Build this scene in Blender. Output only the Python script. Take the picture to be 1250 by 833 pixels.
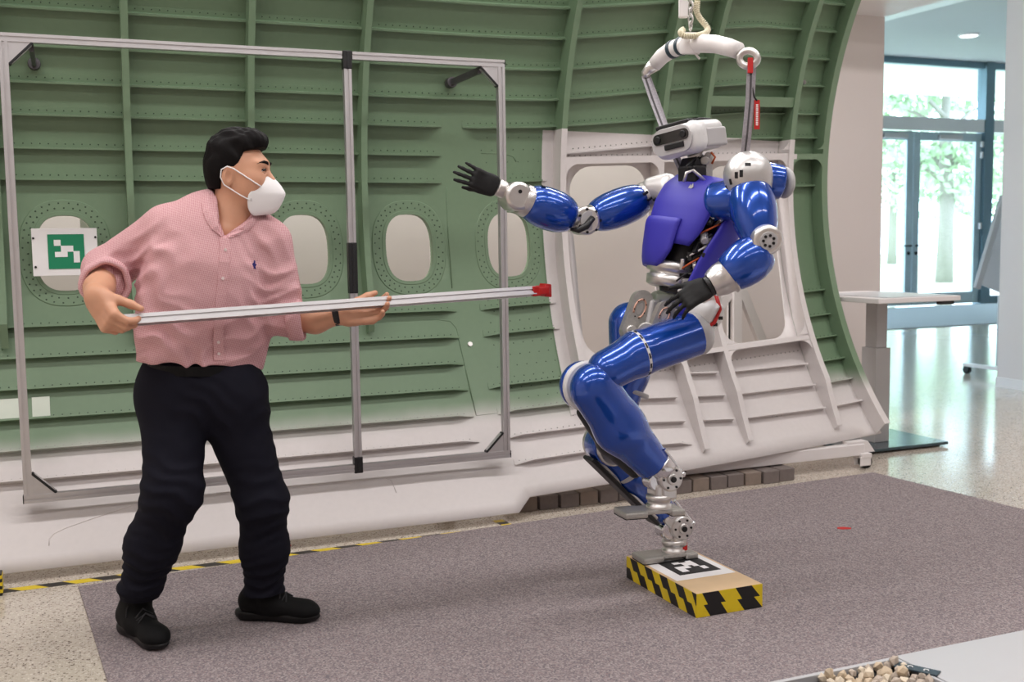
import bpy, bmesh, math, random
import numpy as np
from mathutils import Vector, Matrix
from mathutils.geometry import delaunay_2d_cdt

for o in list(bpy.data.objects):
    bpy.data.objects.remove(o)
SC = bpy.context.scene
COL = SC.collection
random.seed(7)
RNG = np.random.default_rng(11)

# ------------------------------------------------------------------ camera
F_PX, PITCH, ROLL, YAW, CAM_H = 1313.0, .0909, -.0145, .3906, 1.30
_c, _s = math.cos, math.sin
FW = np.array([_s(YAW)*_c(PITCH), _c(YAW)*_c(PITCH), -_s(PITCH)])
_rt = np.array([_c(YAW), -_s(YAW), 0.0])
_up = np.cross(_rt, FW)
CR = _rt*_c(ROLL) + _up*_s(ROLL)
CU = -_rt*_s(ROLL) + _up*_c(ROLL)
CP = np.array([0.0, 0.0, CAM_H])
cam_d = bpy.data.cameras.new('camera')
cam = bpy.data.objects.new('camera', cam_d)
COL.objects.link(cam)
M = Matrix.Identity(4)
for i in range(3):
    M[i][0], M[i][1], M[i][2], M[i][3] = CR[i], CU[i], -FW[i], CP[i]
cam.matrix_world = M
cam_d.sensor_width = 36.0
cam_d.lens = F_PX*36.0/1250.0
cam_d.clip_start = .05
cam_d.clip_end = 300
cam_d.dof.use_dof = True
cam_d.dof.focus_distance = 4.0
cam_d.dof.aperture_fstop = 4.0
SC.camera = cam

# ------------------------------------------------------------------ world, lights, exposure
SC.view_settings.view_transform = 'Standard'
SC.view_settings.look = 'None'
SC.view_settings.gamma = 1.0
SC.view_settings.use_curve_mapping = False
SC.view_settings.exposure = -0.1
W = bpy.data.worlds.new('sky')
SC.world = W
W.use_nodes = True
bg = W.node_tree.nodes['Background']
bg.inputs[0].default_value = (.64, .82, 1.0, 1)
bg.inputs[1].default_value = 11.0


def area(name, loc, sx, sy, power, col=(1, 1, 1)):
    d = bpy.data.lights.new(name, 'AREA')
    d.shape = 'RECTANGLE'
    d.size, d.size_y, d.energy, d.color = sx, sy, power, col
    o = bpy.data.objects.new(name, d)
    COL.objects.link(o)
    o.location = loc
    return o


LAMP = (1.0, .965, .96)
for ly, pw in ((-1.6, 30), (1.2, 42), (3.4, 50)):
    for lx in (-1.6, 1.3, 4.2):
        area('ceiling_area_light', (lx, ly, 4.3), 2.4, .3, pw, LAMP)
for lx in (-1.4, 1.2, 3.8):  # added row, not known fittings: brightens the wall seen through the panel windows
    area('ceiling_area_light', (lx, 5.75, 4.3), 2.4, .3, 88, LAMP)


# ------------------------------------------------------------------ pixel helpers (image taken as 1250 x 833)
def ray(x, y):
    return FW + (x-625)/F_PX*CR - (y-416.5)/F_PX*CU


def onX(x, y, X):
    d = ray(x, y)
    return CP + d*(X/d[0])


def onY(x, y, Y):
    d = ray(x, y)
    return CP + d*(Y/d[1])


def onZ(x, y, Z=0.0):
    d = ray(x, y)
    return CP + d*((Z-CAM_H)/d[2])


P = onY


def unit(v):
    v = np.array(v, float)
    return v/np.linalg.norm(v)


def lin(r, g, b):
    f = lambda c: ((c/255)/12.92 if c/255 <= .04045 else ((c/255+.055)/1.055)**2.4)
    return (f(r), f(g), f(b), 1)


# ------------------------------------------------------------------ materials
MATS = {}


class NT:
    def __init__(self, name):
        self.m = bpy.data.materials.new(name)
        self.m.use_nodes = True
        self.t = self.m.node_tree
        self.b = self.t.nodes['Principled BSDF']
        MATS[name] = self.m

    def n(self, typ, **kw):
        nd = self.t.nodes.new(typ)
        for k, v in kw.items():
            if k.startswith('in_'):
                nd.inputs[k[3:].replace('_', ' ')].default_value = v
            elif k.startswith('i') and k[1:].isdigit():
                nd.inputs[int(k[1:])].default_value = v
            else:
                setattr(nd, k, v)
        return nd

    def l(self, a, b):
        self.t.links.new(a, b)

    def pos(self):
        return self.n('ShaderNodeNewGeometry').outputs['Position']

    def mixc(self, fac, a, b):
        nd = self.n('ShaderNodeMix', data_type='RGBA')
        for i, v in ((0, fac), (6, a), (7, b)):
            if isinstance(v, (tuple, list, float, int)):
                nd.inputs[i].default_value = v
            else:
                self.l(v, nd.inputs[i])
        return nd.outputs[2]

    def math(self, op, a, b=None, c=None, clamp=False):
        nd = self.n('ShaderNodeMath', operation=op, use_clamp=clamp)
        for i, v in enumerate((a, b, c)):
            if v is None:
                continue
            if isinstance(v, (float, int)):
                nd.inputs[i].default_value = v
            else:
                self.l(v, nd.inputs[i])
        return nd.outputs[0]

    def noise(self, vec, scale, detail=2.0, rough=.5):
        nd = self.n('ShaderNodeTexNoise')
        nd.inputs['Scale'].default_value = scale
        nd.inputs['Detail'].default_value = detail
        nd.inputs['Roughness'].default_value = rough
        if vec is not None:
            self.l(vec, nd.inputs['Vector'])
        return nd.outputs['Fac']

    def ramp(self, fac, stops, const=False):
        nd = self.n('ShaderNodeValToRGB')
        cr = nd.color_ramp
        if const:
            cr.interpolation = 'CONSTANT'
        while len(cr.elements) < len(stops):
            cr.elements.new(.5)
        for e, (p, c) in zip(cr.elements, stops):
            e.position = p
            e.color = c if len(c) == 4 else (*c, 1)
        self.l(fac, nd.inputs[0])
        return nd.outputs[0]

    def bump(self, h, strength=.3, dist=.002):
        nd = self.n('ShaderNodeBump')
        nd.inputs['Strength'].default_value = strength
        nd.inputs['Distance'].default_value = dist
        self.l(h, nd.inputs['Height'])
        self.l(nd.outputs[0], self.b.inputs['Normal'])

    def set(self, **kw):
        for k, v in kw.items():
            s = self.b.inputs[k.replace('_', ' ')]
            if isinstance(v, (tuple, list, float, int)):
                s.default_value = v
            else:
                self.l(v, s)
        return self


def simple(name, rgb, rough=.5, metal=0.0, coat=0.0, spec=.5, var=.08, scale=30.0, bump=0.0, bscale=200.0, coat_rough=.05):
    t = NT(name)
    c = lin(*rgb)
    p = t.pos()
    f = t.noise(p, scale, 3.0)
    a = tuple(x*(1-var) for x in c[:3])+(1,)
    b = tuple(min(1, x*(1+var)) for x in c[:3])+(1,)
    t.set(Base_Color=t.mixc(f, a, b), Metallic=metal)
    r = t.math('MULTIPLY_ADD', f, .12, rough-.06, clamp=True)
    t.set(Roughness=r)
    t.b.inputs['Coat Weight'].default_value = coat
    t.b.inputs['Coat Roughness'].default_value = coat_rough
    t.b.inputs['Specular IOR Level'].default_value = spec
    if bump:
        t.bump(t.noise(p, bscale, 2.0), bump, .001)
    return t.m


# ------------------------------------------------------------------ objects
WORLDLOC = {}


def tag(o, label=None, cat=None, group=None, kind=None):
    if label:
        o['label'] = label
    if cat:
        o['category'] = cat
    if group:
        o['group'] = group
    if kind:
        o['kind'] = kind
    return o


def empty(name, loc, label=None, cat=None, group=None):
    o = bpy.data.objects.new(name, None)
    o.empty_display_size = .1
    COL.objects.link(o)
    o.location = tuple(loc)
    WORLDLOC[o.name] = np.array(loc, float)
    return tag(o, label, cat, group)


def link_mesh(name, me, mat, parent=None, centre=None):
    o = bpy.data.objects.new(name, me)
    COL.objects.link(o)
    if mat is not None:
        for m in (mat if isinstance(mat, (list, tuple)) else [mat]):
            me.materials.append(MATS[m] if isinstance(m, str) else m)
    place(o, centre, parent)
    return o


def place(o, centre, parent=None):
    c = np.array(centre if centre is not None else (0, 0, 0), float)
    WORLDLOC[o.name] = c
    if parent is not None:
        o.parent = parent
        o.location = tuple(c-WORLDLOC[parent.name])
    else:
        o.location = tuple(c)


class MB:
    """collects pieces of ONE object; build() links it as one mesh"""
    def __init__(self):
        self.v = []
        self.f = []
        self.mi = []
        self.sm = []

    def add(self, verts, faces, smooth=False, mi=0):
        o = len(self.v)
        self.v += [tuple(map(float, p)) for p in verts]
        self.f += [tuple(i+o for i in f) for f in faces]
        self.mi += [mi]*len(faces)
        self.sm += [smooth]*len(faces)
        return self

    def obox(self, c, ax, hs, bev=0.0, mi=0):
        """oriented box: centre, 3 axes, half sizes, bevelled edges"""
        c = np.array(c, float)
        ax = [np.array(a, float) for a in ax]
        if bev <= 0:
            vs = [c+sx*hs[0]*ax[0]+sy*hs[1]*ax[1]+sz*hs[2]*ax[2] for sx in (-1, 1) for sy in (-1, 1) for sz in (-1, 1)]
            fs = [(0, 1, 3, 2), (4, 6, 7, 5), (0, 4, 5, 1), (2, 3, 7, 6), (0, 2, 6, 4), (1, 5, 7, 3)]
            return self.add(vs, fs, mi=mi)
        bm = bmesh.new()
        bmesh.ops.create_cube(bm, size=2)
        for v in bm.verts:
            v.co = Vector((v.co.x*hs[0], v.co.y*hs[1], v.co.z*hs[2]))
        bmesh.ops.bevel(bm, geom=list(bm.edges), offset=min(bev, .95*min(hs)), segments=2 if bev < .02 else 3, profile=.5, affect='EDGES')
        bm.verts.index_update()
        vs = [c+v.co.x*ax[0]+v.co.y*ax[1]+v.co.z*ax[2] for v in bm.verts]
        fs = [[v.index for v in f.verts] for f in bm.faces]
        if np.dot(np.cross(ax[0], ax[1]), ax[2]) < 0:
            fs = [f[::-1] for f in fs]
        bm.free()
        return self.add(vs, fs, mi=mi)

    def box(self, lo, hi, bev=0.0, mi=0):
        lo, hi = np.array(lo, float), np.array(hi, float)
        return self.obox((lo+hi)/2, np.eye(3), (hi-lo)/2, bev, mi)

    def lathe(self, a, b, prof, n=28, mi=0, caps=True, smooth=True, ref=None):
        """prof: list of (t along a->b, radius)"""
        a, b = np.array(a, float), np.array(b, float)
        d = b-a
        w = unit(d)
        r = np.array(ref if ref is not None else ((0, 0, 1) if abs(w[2]) < .9 else (1, 0, 0)), float)
        u = unit(np.cross(r, w))
        v = np.cross(w, u)
        vs, fs = [], []
        for t, rad in prof:
            for k in range(n):
                q = 2*math.pi*k/n
                vs.append(a+d*t+rad*(math.cos(q)*u+math.sin(q)*v))
        m = len(prof)
        for i in range(m-1):
            for k in range(n):
                k2 = (k+1) % n
                fs.append((i*n+k, i*n+k2, (i+1)*n+k2, (i+1)*n+k))
        self.add(vs, fs, smooth, mi)
        if caps:
            self.add([vs[k] for k in range(n)], [tuple(range(n))[::-1]], False, mi)
            self.add([vs[(m-1)*n+k] for k in range(n)], [tuple(range(n))], False, mi)
        return self

    def cyl(self, a, b, r, n=20, mi=0, bev=.0):
        L = np.linalg.norm(np.array(b, float)-np.array(a, float))
        if bev:
            e = min(.45, bev/L)
            return self.lathe(a, b, [(0, r-bev), (e*.3, r-bev*.3), (e, r), (1-e, r), (1-e*.3, r-bev*.3), (1, r-bev)], n, mi)
        self.lathe(a, b, [(0, r), (1, r)], n, mi)
        return self

    def ball(self, c, r, n=20, mi=0, ax=None):
        c = np.array(c, float)
        ax = np.eye(3) if ax is None else np.array(ax, float)
        r = np.array([r]*3 if np.isscalar(r) else r, float)
        m = n//2
        vs = [c+ax[2]*r[2]]
        for i in range(1, m):
            th = math.pi*i/m
            for k in range(n):
                q = 2*math.pi*k/n
                vs.append(c+ax[0]*r[0]*math.sin(th)*math.cos(q)+ax[1]*r[1]*math.sin(th)*math.sin(q)+ax[2]*r[2]*math.cos(th))
        vs.append(c-ax[2]*r[2])
        fs = [(0, 1+k, 1+(k+1) % n) for k in range(n)]
        for i in range(m-2):
            for k in range(n):
                k2 = (k+1) % n
                fs.append((1+i*n+k, 1+(i+1)*n+k, 1+(i+1)*n+k2, 1+i*n+k2))
        e = len(vs)-1
        fs += [(e, 1+(m-2)*n+(k+1) % n, 1+(m-2)*n+k) for k in range(n)]
        return self.add(vs, fs, True, mi)

    def tube(self, pts, r, n=10, mi=0, closed=False, smooth=True):
        """round tube through a polyline; r scalar or list"""
        pts = [np.array(p, float) for p in pts]
        m = len(pts)
        rr = [r]*m if np.isscalar(r) else list(r)
        vs, fs = [], []
        prev = None
        for i, p in enumerate(pts):
            if closed:
                t = unit(pts[(i+1) % m]-pts[i-1])
            else:
                t = unit(pts[min(i+1, m-1)]-pts[max(i-1, 0)])
            if prev is None:
                ref = np.array((0, 0, 1.0)) if abs(t[2]) < .9 else np.array((1.0, 0, 0))
                u = unit(np.cross(ref, t))
            else:
                u = unit(prev-t*np.dot(prev, t))
            prev = u
            v = np.cross(t, u)
            for k in range(n):
                q = 2*math.pi*k/n
                vs.append(p+rr[i]*(math.cos(q)*u+math.sin(q)*v))
        for i in range(m if closed else m-1):
            j = (i+1) % m
            for k in range(n):
                k2 = (k+1) % n
                fs.append((i*n+k, i*n+k2, j*n+k2, j*n+k))
        if not closed:
            fs += [tuple(range(n))[::-1], tuple((m-1)*n+k for k in range(n))]
        return self.add(vs, fs, smooth, mi)

    def ribbon(self, pts, wdir, w, th, mi=0):
        """flat band through points, width along wdir (one vector or per point)"""
        pts = [np.array(p, float) for p in pts]
        m = len(pts)
        vs, fs = [], []
        for i, p in enumerate(pts):
            t = unit(pts[min(i+1, m-1)]-pts[max(i-1, 0)])
            wd = np.array(wdir[i] if np.ndim(wdir) == 2 else wdir, float)
            wd = unit(wd-t*np.dot(wd, t))
            nn = np.cross(t, wd)
            ww = w[i] if not np.isscalar(w) else w
            for a, b in ((-1, -1), (1, -1), (1, 1), (-1, 1)):
                vs.append(p+a*wd*ww/2+b*nn*th/2)
        for i in range(m-1):
            for k in range(4):
                k2 = (k+1) % 4
                fs.append((i*4+k, i*4+k2, (i+1)*4+k2, (i+1)*4+k))
        fs += [(3, 2, 1, 0), tuple((m-1)*4+k for k in range(4))]
        return self.add(vs, fs, False, mi)

    def prism(self, poly, o, u, v, w, depth, mi=0):
        """2-D polygon in (u,v) at origin o, pushed along w by depth"""
        o, u, v, w = [np.array(q, float) for q in (o, u, v, w)]
        n = len(poly)
        vs = [o+a*u+b*v for a, b in poly]+[o+a*u+b*v+w*depth for a, b in poly]
        fs = [tuple(range(n))[::-1], tuple(range(n, 2*n))]
        fs += [(i, (i+1) % n, n+(i+1) % n, n+i) for i in range(n)]
        return self.add(vs, fs, False, mi)

    def build(self, name, mat, parent=None, kind=None, label=None, recalc=True):
        v = np.array(self.v, float)
        c = (v.min(0)+v.max(0))/2
        me = bpy.data.meshes.new(name)
        me.from_pydata((v-c).tolist(), [], self.f)
        me.polygons.foreach_set('use_smooth', self.sm)
        me.polygons.foreach_set('material_index', self.mi)
        if recalc:
            bm = bmesh.new()
            bm.from_mesh(me)
            bmesh.ops.recalc_face_normals(bm, faces=bm.faces)
            bm.to_mesh(me)
            bm.free()
        me.update()
        o = link_mesh(name, me, mat, parent, c)
        if kind:
            o['kind'] = kind
        if label:
            o['label'] = label
        return o


# ------------------------------------------------------------------ implicit surfaces for organic bodies
def vlen(q):
    return np.sqrt((q*q).sum(-1))


def cap(a, b, ra, rb, n=None, s=1.0):
    a, b = np.array(a, float), np.array(b, float)
    ba = b-a
    L2 = max(1e-9, ba@ba)
    nn = None if n is None else unit(n)

    def f(p):
        t = np.clip(((p-a)@ba)/L2, 0, 1)
        q = p-a-t[..., None]*ba
        if nn is not None:
            q = q+nn*((q@nn)*(1/s-1))[..., None]
        return (vlen(q)-(ra+(rb-ra)*t))*(min(1, s) if nn is not None else 1)
    return f


def ell(c, ax, r):
    c = np.array(c, float)
    A = np.array([unit(x) for x in ax])
    r = np.array(r, float)

    def f(p):
        q = (p-c)@A.T
        k0 = vlen(q/r)
        k1 = vlen(q/(r*r))+1e-9
        return k0*(k0-1)/k1
    return f


def rbox(c, ax, h, rad):
    c = np.array(c, float)
    A = np.array([unit(x) for x in ax])
    h = np.array(h, float)-rad

    def f(p):
        q = np.abs((p-c)@A.T)-h
        return vlen(np.maximum(q, 0))+np.minimum(q.max(-1), 0)-rad
    return f


def smin(k, *fs):
    def f(p):
        d = fs[0](p)
        for g in fs[1:]:
            e = g(p)
            h = np.maximum(k-np.abs(d-e), 0)/k
            d = np.minimum(d, e)-h*h*k*.25
        return d
    return f


def cut(f, o, n):
    """keep the side of the plane the normal n points away from"""
    o, n = np.array(o, float), unit(n)
    return lambda p: np.maximum(f(p), (p-o)@n)


def sub(f, g):
    return lambda p: np.maximum(f(p), -g(p))


def folds(f, amp, waves):
    """cloth folds: waves = list of (centre, falloff radius, wave direction, wavelength, weight)"""
    W_ = [(np.array(c, float), r, unit(d)*2*math.pi/wl, w, RNG.uniform(0, 6.28)) for c, r, d, wl, w in waves]

    def g(p):
        d = f(p)
        disp = 0
        warp = 1.6*np.sin(p@np.array([19., 13., 11.]))+1.3*np.sin(p@np.array([-9., 27., 24.])+1.3)+.8*np.sin(p@np.array([41., -17., -33.])+.4)
        for c, r, k, w, ph in W_:
            e = np.exp(-((p-c)**2).sum(-1)/(r*r))
            sp = np.sin(.5*(p@k+ph+warp))
            disp = disp+w*e*(1-2*np.sqrt(sp*sp+.015))
        return d-amp*disp
    return g


def sdf_mesh(f, lo, hi, h):
    lo, hi = np.array(lo, float), np.array(hi, float)
    n = np.maximum(4, np.ceil((hi-lo)/h).astype(int)+1)
    xs = [lo[i]+h*np.arange(n[i]) for i in range(3)]
    G = np.stack(np.meshgrid(*xs, indexing='ij'), -1)
    V = f(G.reshape(-1, 3)).reshape(n)
    S = V < 0
    cn = n-1
    idx = np.arange(8)
    offs = [((i >> 0) & 1, (i >> 1) & 1, (i >> 2) & 1) for i in idx]
    cnt = np.zeros(cn, int)
    acc = np.zeros((*cn, 3))
    sl = lambda o: tuple(slice(o[i], o[i]+cn[i]) for i in range(3))
    for i in range(8):
        for ax in range(3):
            if offs[i][ax]:
                continue
            o2 = list(offs[i])
            o2[ax] = 1
            va, vb = V[sl(offs[i])], V[sl(o2)]
            ch = (va < 0) != (vb < 0)
            t = np.where(ch, va/np.where(ch, va-vb, 1), 0)
            for k in range(3):
                acc[..., k] += np.where(ch, (t if k == ax else offs[i][k]), 0)
            cnt += ch
    act = cnt > 0
    ids = -np.ones(cn, int)
    ids[act] = np.arange(act.sum())
    base = np.stack(np.meshgrid(*[np.arange(c) for c in cn], indexing='ij'), -1)[act]
    verts = lo+h*(base+acc[act]/cnt[act][:, None])
    faces = []
    for ax in range(3):
        b, c = (ax+1) % 3, (ax+2) % 3
        s0 = [slice(1, cn[i]) for i in range(3)]
        s0[ax] = slice(0, cn[ax])
        s1 = list(s0)
        s1[ax] = slice(1, cn[ax]+1)
        A0, A1 = S[tuple(s0)], S[tuple(s1)]
        ch = np.argwhere(A0 != A1)
        if not len(ch):
            continue
        g = ch.copy()
        for i in range(3):
            if i != ax:
                g[:, i] += 1
        flip = A0[tuple(ch.T)]
        def cell(db, dc):
            q = g.copy()
            q[:, b] -= db
            q[:, c] -= dc
            return ids[tuple(q.T)]
        Q = np.stack([cell(1, 1), cell(0, 1), cell(0, 0), cell(1, 0)], -1)
        Q = np.where(flip[:, None], Q, Q[:, ::-1])
        faces.append(Q)
    return verts, np.concatenate(faces)


def sdf_obj(name, f, lo, hi, h, mat, parent=None, label=None):
    v, fa = sdf_mesh(f, lo, hi, h)
    c = (v.min(0)+v.max(0))/2
    me = bpy.data.meshes.new(name)
    me.from_pydata((v-c).tolist(), [], fa.tolist())
    me.polygons.foreach_set('use_smooth', [True]*len(me.polygons))
    me.update()
    o = link_mesh(name, me, mat, parent, c)
    if label:
        o['label'] = label
    return o


def bounds(pts, pad):
    p = np.array(pts, float)
    return p.min(0)-pad, p.max(0)+pad


def instance(src, name, centre, parent=None, rot=None, scale=None):
    o = src.copy()
    o.name = name
    COL.objects.link(o)
    if rot is not None:
        o.rotation_euler = rot
    if scale is not None:
        o.scale = scale
    o.parent = None
    place(o, centre, parent)
    return o

# ------------------------------------------------------------------ material library
simple('alu', (205, 203, 204), .38, .85, var=.03)
simple('alu_dark', (88, 86, 88), .5, .6, var=.05)
simple('black_plastic', (22, 22, 24), .45)
simple('black_rubber', (16, 16, 17), .75)
simple('white_wall', (214, 205, 202), .75, var=.015, scale=3, bump=.04, bscale=400)
simple('white_lacquer', (226, 221, 220), .35, var=.02)
simple('white_plastic', (232, 228, 226), .38, var=.02)
simple('offwhite_cable', (226, 218, 190), .5)
simple('green_print', (18, 132, 92), .6, var=.03)
simple('black_print', (30, 30, 31), .6)
simple('white_print', (238, 236, 236), .6, var=.02)
simple('yellow_tape', (226, 198, 28), .42, var=.05, scale=60, bump=.15, bscale=90)
simple('black_tape', (22, 21, 22), .4, var=.05, bump=.15, bscale=90)
simple('wood', (214, 184, 146), .55, var=.10, scale=14)
simple('red_plastic', (190, 28, 26), .4, var=.06)
simple('red_fabric', (190, 30, 28), .7)
simple('chrome', (222, 222, 224), .16, 1.0, var=.04)
simple('silver', (214, 211, 208), .30, .9, var=.04, scale=12)
simple('cast', (176, 173, 168), .42, .6, var=.2, scale=120, bump=.12, bscale=300)
simple('robot_blue', (4, 70, 168), .24, .5, coat=1.0, var=.10, scale=8)
simple('robot_indigo', (56, 50, 170), .5, var=.05, scale=10)
simple('robot_white', (222, 221, 220), .3, var=.02)
simple('robot_grey', (186, 184, 184), .4, var=.03)
simple('lens', (14, 14, 16), .12, coat=.6)
simple('dark_mech', (34, 33, 34), .45, .4)
simple('orange_wire', (196, 92, 44), .5)
simple('copper', (204, 160, 140), .4, .5)
simple('webbing', (166, 162, 168), .4, .45, var=.35, scale=150)
simple('satin', (206, 204, 202), .36, .7, var=.03, scale=10)
simple('pebble', (205, 186, 160), .7, var=.22, scale=25, bump=.2)
simple('pebble_b', (184, 170, 156), .7, var=.2, scale=25, bump=.2)
simple('pebble_c', (222, 208, 186), .7, var=.15, scale=25, bump=.2)
simple('brick_grey', (118, 108, 104), .85, var=.18, scale=40, bump=.5, bscale=220)
simple('brick_brown', (134, 120, 110), .85, var=.18, scale=40, bump=.5, bscale=220)
simple('mat_grey', (150, 156, 160), .9, var=.1, scale=150)
simple('steel_blue', (106, 130, 142), .4, .3, var=.04)
simple('door_grey', (176, 192, 199), .4, .2, var=.03)
simple('dark_plate', (66, 84, 90), .16, .3, var=.03)
simple('grey_leg', (168, 166, 166), .4, .15, var=.02)
simple('panel_grey', (188, 188, 190), .35, var=.01)
simple('label_blue', (44, 62, 72), .4)
simple('trunk', (138, 132, 122), .9, var=.3, scale=20)
simple('grass', (186, 196, 168), .95, var=.25, scale=3)
simple('paving', (196, 192, 186), .9, var=.06, scale=2)

# leaves
t = NT('leaf')
f_ = t.noise(t.pos(), 2.2, 3)
t.set(Base_Color=t.ramp(f_, [(.3, lin(146, 168, 132)), (.7, lin(196, 212, 178))]), Roughness=.6)
# terrazzo
t = NT('terrazzo')
p_ = t.pos()
vo = t.n('ShaderNodeTexVoronoi', feature='F1')
vo.inputs['Scale'].default_value = 150
t.l(p_, vo.inputs['Vector'])
sep = t.n('ShaderNodeSeparateColor')
t.l(vo.outputs['Color'], sep.inputs[0])
chips = t.ramp(sep.outputs[0], [(0, lin(104, 92, 82)), (.07, lin(150, 138, 126)), (.16, lin(196, 184, 170)), (.55, lin(206, 196, 182)), (.86, lin(222, 214, 202))], True)
edge = t.math('GREATER_THAN', vo.outputs['Distance'], .62)
base = t.mixc(edge, chips, lin(196, 186, 172))
big = t.noise(p_, 1.2, 3)
t.set(Base_Color=t.mixc(t.math('MULTIPLY', big, .16), base, lin(172, 160, 148)))
t.set(Roughness=t.math('MULTIPLY_ADD', big, .08, .09), IOR=1.55)
t.bump(t.noise(p_, 3.0, 2), .02, .01)
# carpet
t = NT('carpet')
p_ = t.pos()
n1 = t.noise(p_, 260, 2, .7)
n2 = t.noise(p_, 700, 1, .6)
n3 = t.noise(p_, 2.0, 3)
v2 = t.n('ShaderNodeTexVoronoi')
v2.inputs['Scale'].default_value = 190
t.l(p_, v2.inputs['Vector'])
s2 = t.n('ShaderNodeSeparateColor')
t.l(v2.outputs['Color'], s2.inputs[0])
cc = t.ramp(s2.outputs[1], [(0, lin(100, 97, 106)), (.28, lin(138, 128, 130)), (.62, lin(166, 154, 153)), (.86, lin(196, 186, 183)), (1, lin(148, 122, 122))])
c2 = t.mixc(t.math('MULTIPLY', n1, .75), cc, lin(136, 125, 127))
t.set(Base_Color=t.mixc(t.math('MULTIPLY', n3, .22), c2, lin(122, 112, 115)), Roughness=.95)
t.b.inputs['Specular IOR Level'].default_value = .1
t.bump(n2, .6, .003)


# fuselage primers: green zinc primer with white overspray below and around the exits
def primer(name, x_hi, base_only=None):
    t = NT(name)
    p_ = t.pos()
    sx = t.n('ShaderNodeSeparateXYZ')
    t.l(p_, sx.inputs[0])
    X, Z = sx.outputs[0], sx.outputs[2]
    n1 = t.noise(p_, 5, 4)
    zz = t.math('MULTIPLY_ADD', n1, .06, t.math('ADD', Z, -.03))
    low = t.n('ShaderNodeMapRange', interpolation_type='SMOOTHSTEP')
    t.l(zz, low.inputs[0])
    for i, v in ((1, .40), (2, .54), (3, 1.0), (4, 0.0)):
        low.inputs[i].default_value = v
    inx = t.math('MULTIPLY', t.math('GREATER_THAN', X, 2.33), t.math('LESS_THAN', X, x_hi))
    inz = t.math('LESS_THAN', Z, 1.885)
    msk = t.math('MAXIMUM', low.outputs[0], t.math('MULTIPLY', inx, inz))
    n2 = t.noise(p_, 40, 3)
    n4 = t.noise(p_, 1.1, 2)
    g = t.mixc(n2, lin(106, 131, 103), lin(113, 138, 109))
    g = t.mixc(t.math('MULTIPLY', n4, .35), g, lin(124, 142, 116))
    w = t.mixc(n2, lin(208, 202, 200), lin(216, 210, 208))
    t.set(Base_Color=t.mixc(msk, g, w), Roughness=t.math('MULTIPLY_ADD', n2, .1, .42))
    t.bump(t.noise(p_, 9, 2), .05, .01)


primer('primer', 3.985)
primer('primer_rib', 4.06)
simple('rivet_green', (58, 74, 57), .5, .2)
simple('rivet_grey', (150, 146, 143), .5, .2)
# glass
t = NT('glass')
tr = t.n('ShaderNodeBsdfTransparent')
tr.inputs[0].default_value = (.95, .98, .98, 1)
gl = t.n('ShaderNodeBsdfGlossy')
gl.inputs['Roughness'].default_value = .02
mx = t.n('ShaderNodeMixShader')
mx.inputs[0].default_value = .07
t.l(tr.outputs[0], mx.inputs[1])
t.l(gl.outputs[0], mx.inputs[2])
out = t.t.nodes['Material Output']
t.l(mx.outputs[0], out.inputs[0])
# perforated ceiling
t = NT('ceiling_panel')
p_ = t.pos()
v3 = t.n('ShaderNodeTexVoronoi', feature='F1')
v3.inputs['Scale'].default_value = 9
v3.inputs['Randomness'].default_value = 0
t.l(p_, v3.inputs['Vector'])
dot = t.math('LESS_THAN', v3.outputs['Distance'], .28)
t.set(Base_Color=t.mixc(dot, lin(196, 196, 194), lin(120, 122, 124)), Roughness=.8)


# ------------------------------------------------------------------ the building
def structure(mb, name, mat, parent=None):
    o = mb.build(name, mat, parent)
    if parent is None:
        o['kind'] = 'structure'
    return o


WALL_Y, WALL_X = 6.2, 5.45
structure(MB().box((-4.2, -5.2, -.12), (21, 15.95, 0)), 'floor', 'terrazzo')
structure(MB().box((-4.2, WALL_Y, 0), (WALL_X, WALL_Y+.16, 4.6)), 'wall_back', 'white_wall')
structure(MB().box((-4.36, -5.2, 0), (-4.2, WALL_Y+.16, 4.6)), 'wall_left', 'white_wall')
structure(MB().box((-4.36, -5.36, 0), (7.58, -5.2, 4.6)), 'wall_rear', 'white_wall')
structure(MB().box((7.40, -5.2, 0), (7.58, 6.95, 4.6)), 'wall_right', 'white_wall')
structure(MB().box((7.58, 6.78, 0), (21, 6.95, 4.6)), 'wall_front', 'white_wall')
structure(MB().box((21, 6.78, 0), (21.16, 15.95, 4.6)), 'wall_end', 'white_wall')
structure(MB().box((-4.36, 6.36, 0), (-4.2, 15.95, 4.6)), 'wall_hall', 'white_wall')
structure(MB().box((-4.36, -5.36, 4.6), (21, 15.95, 4.8)), 'ceiling', 'ceiling_panel')
structure(MB().box((7.385, -5.2, .0), (7.40, 6.95, .085)), 'baseboard_right', 'white_lacquer')
# fascia beam across the opening to the entrance hall
q1, q2 = onZ(1080, 22, 4.55), onZ(1165, 0, 4.55)
qd = unit(q2-q1)
qa, qb = q1-qd*3.4, q2+qd*3.5
m = MB()
m.prism([(qa[0], qa[1]), (qb[0], qb[1]), (qb[0]-1.2, qb[1]-1.6), (qa[0]-1.2, qa[1]-1.6)], (0, 0, 4.5), (1, 0, 0), (0, 1, 0), (0, 0, 1), .1)
structure(m, 'trim_1', 'white_lacquer')
# white soffit strip above the end of the aircraft panel
structure(MB().box((4.42, 5.62, 2.86), (5.45, 6.2, 2.9)), 'trim_2', 'white_lacquer')

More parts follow.
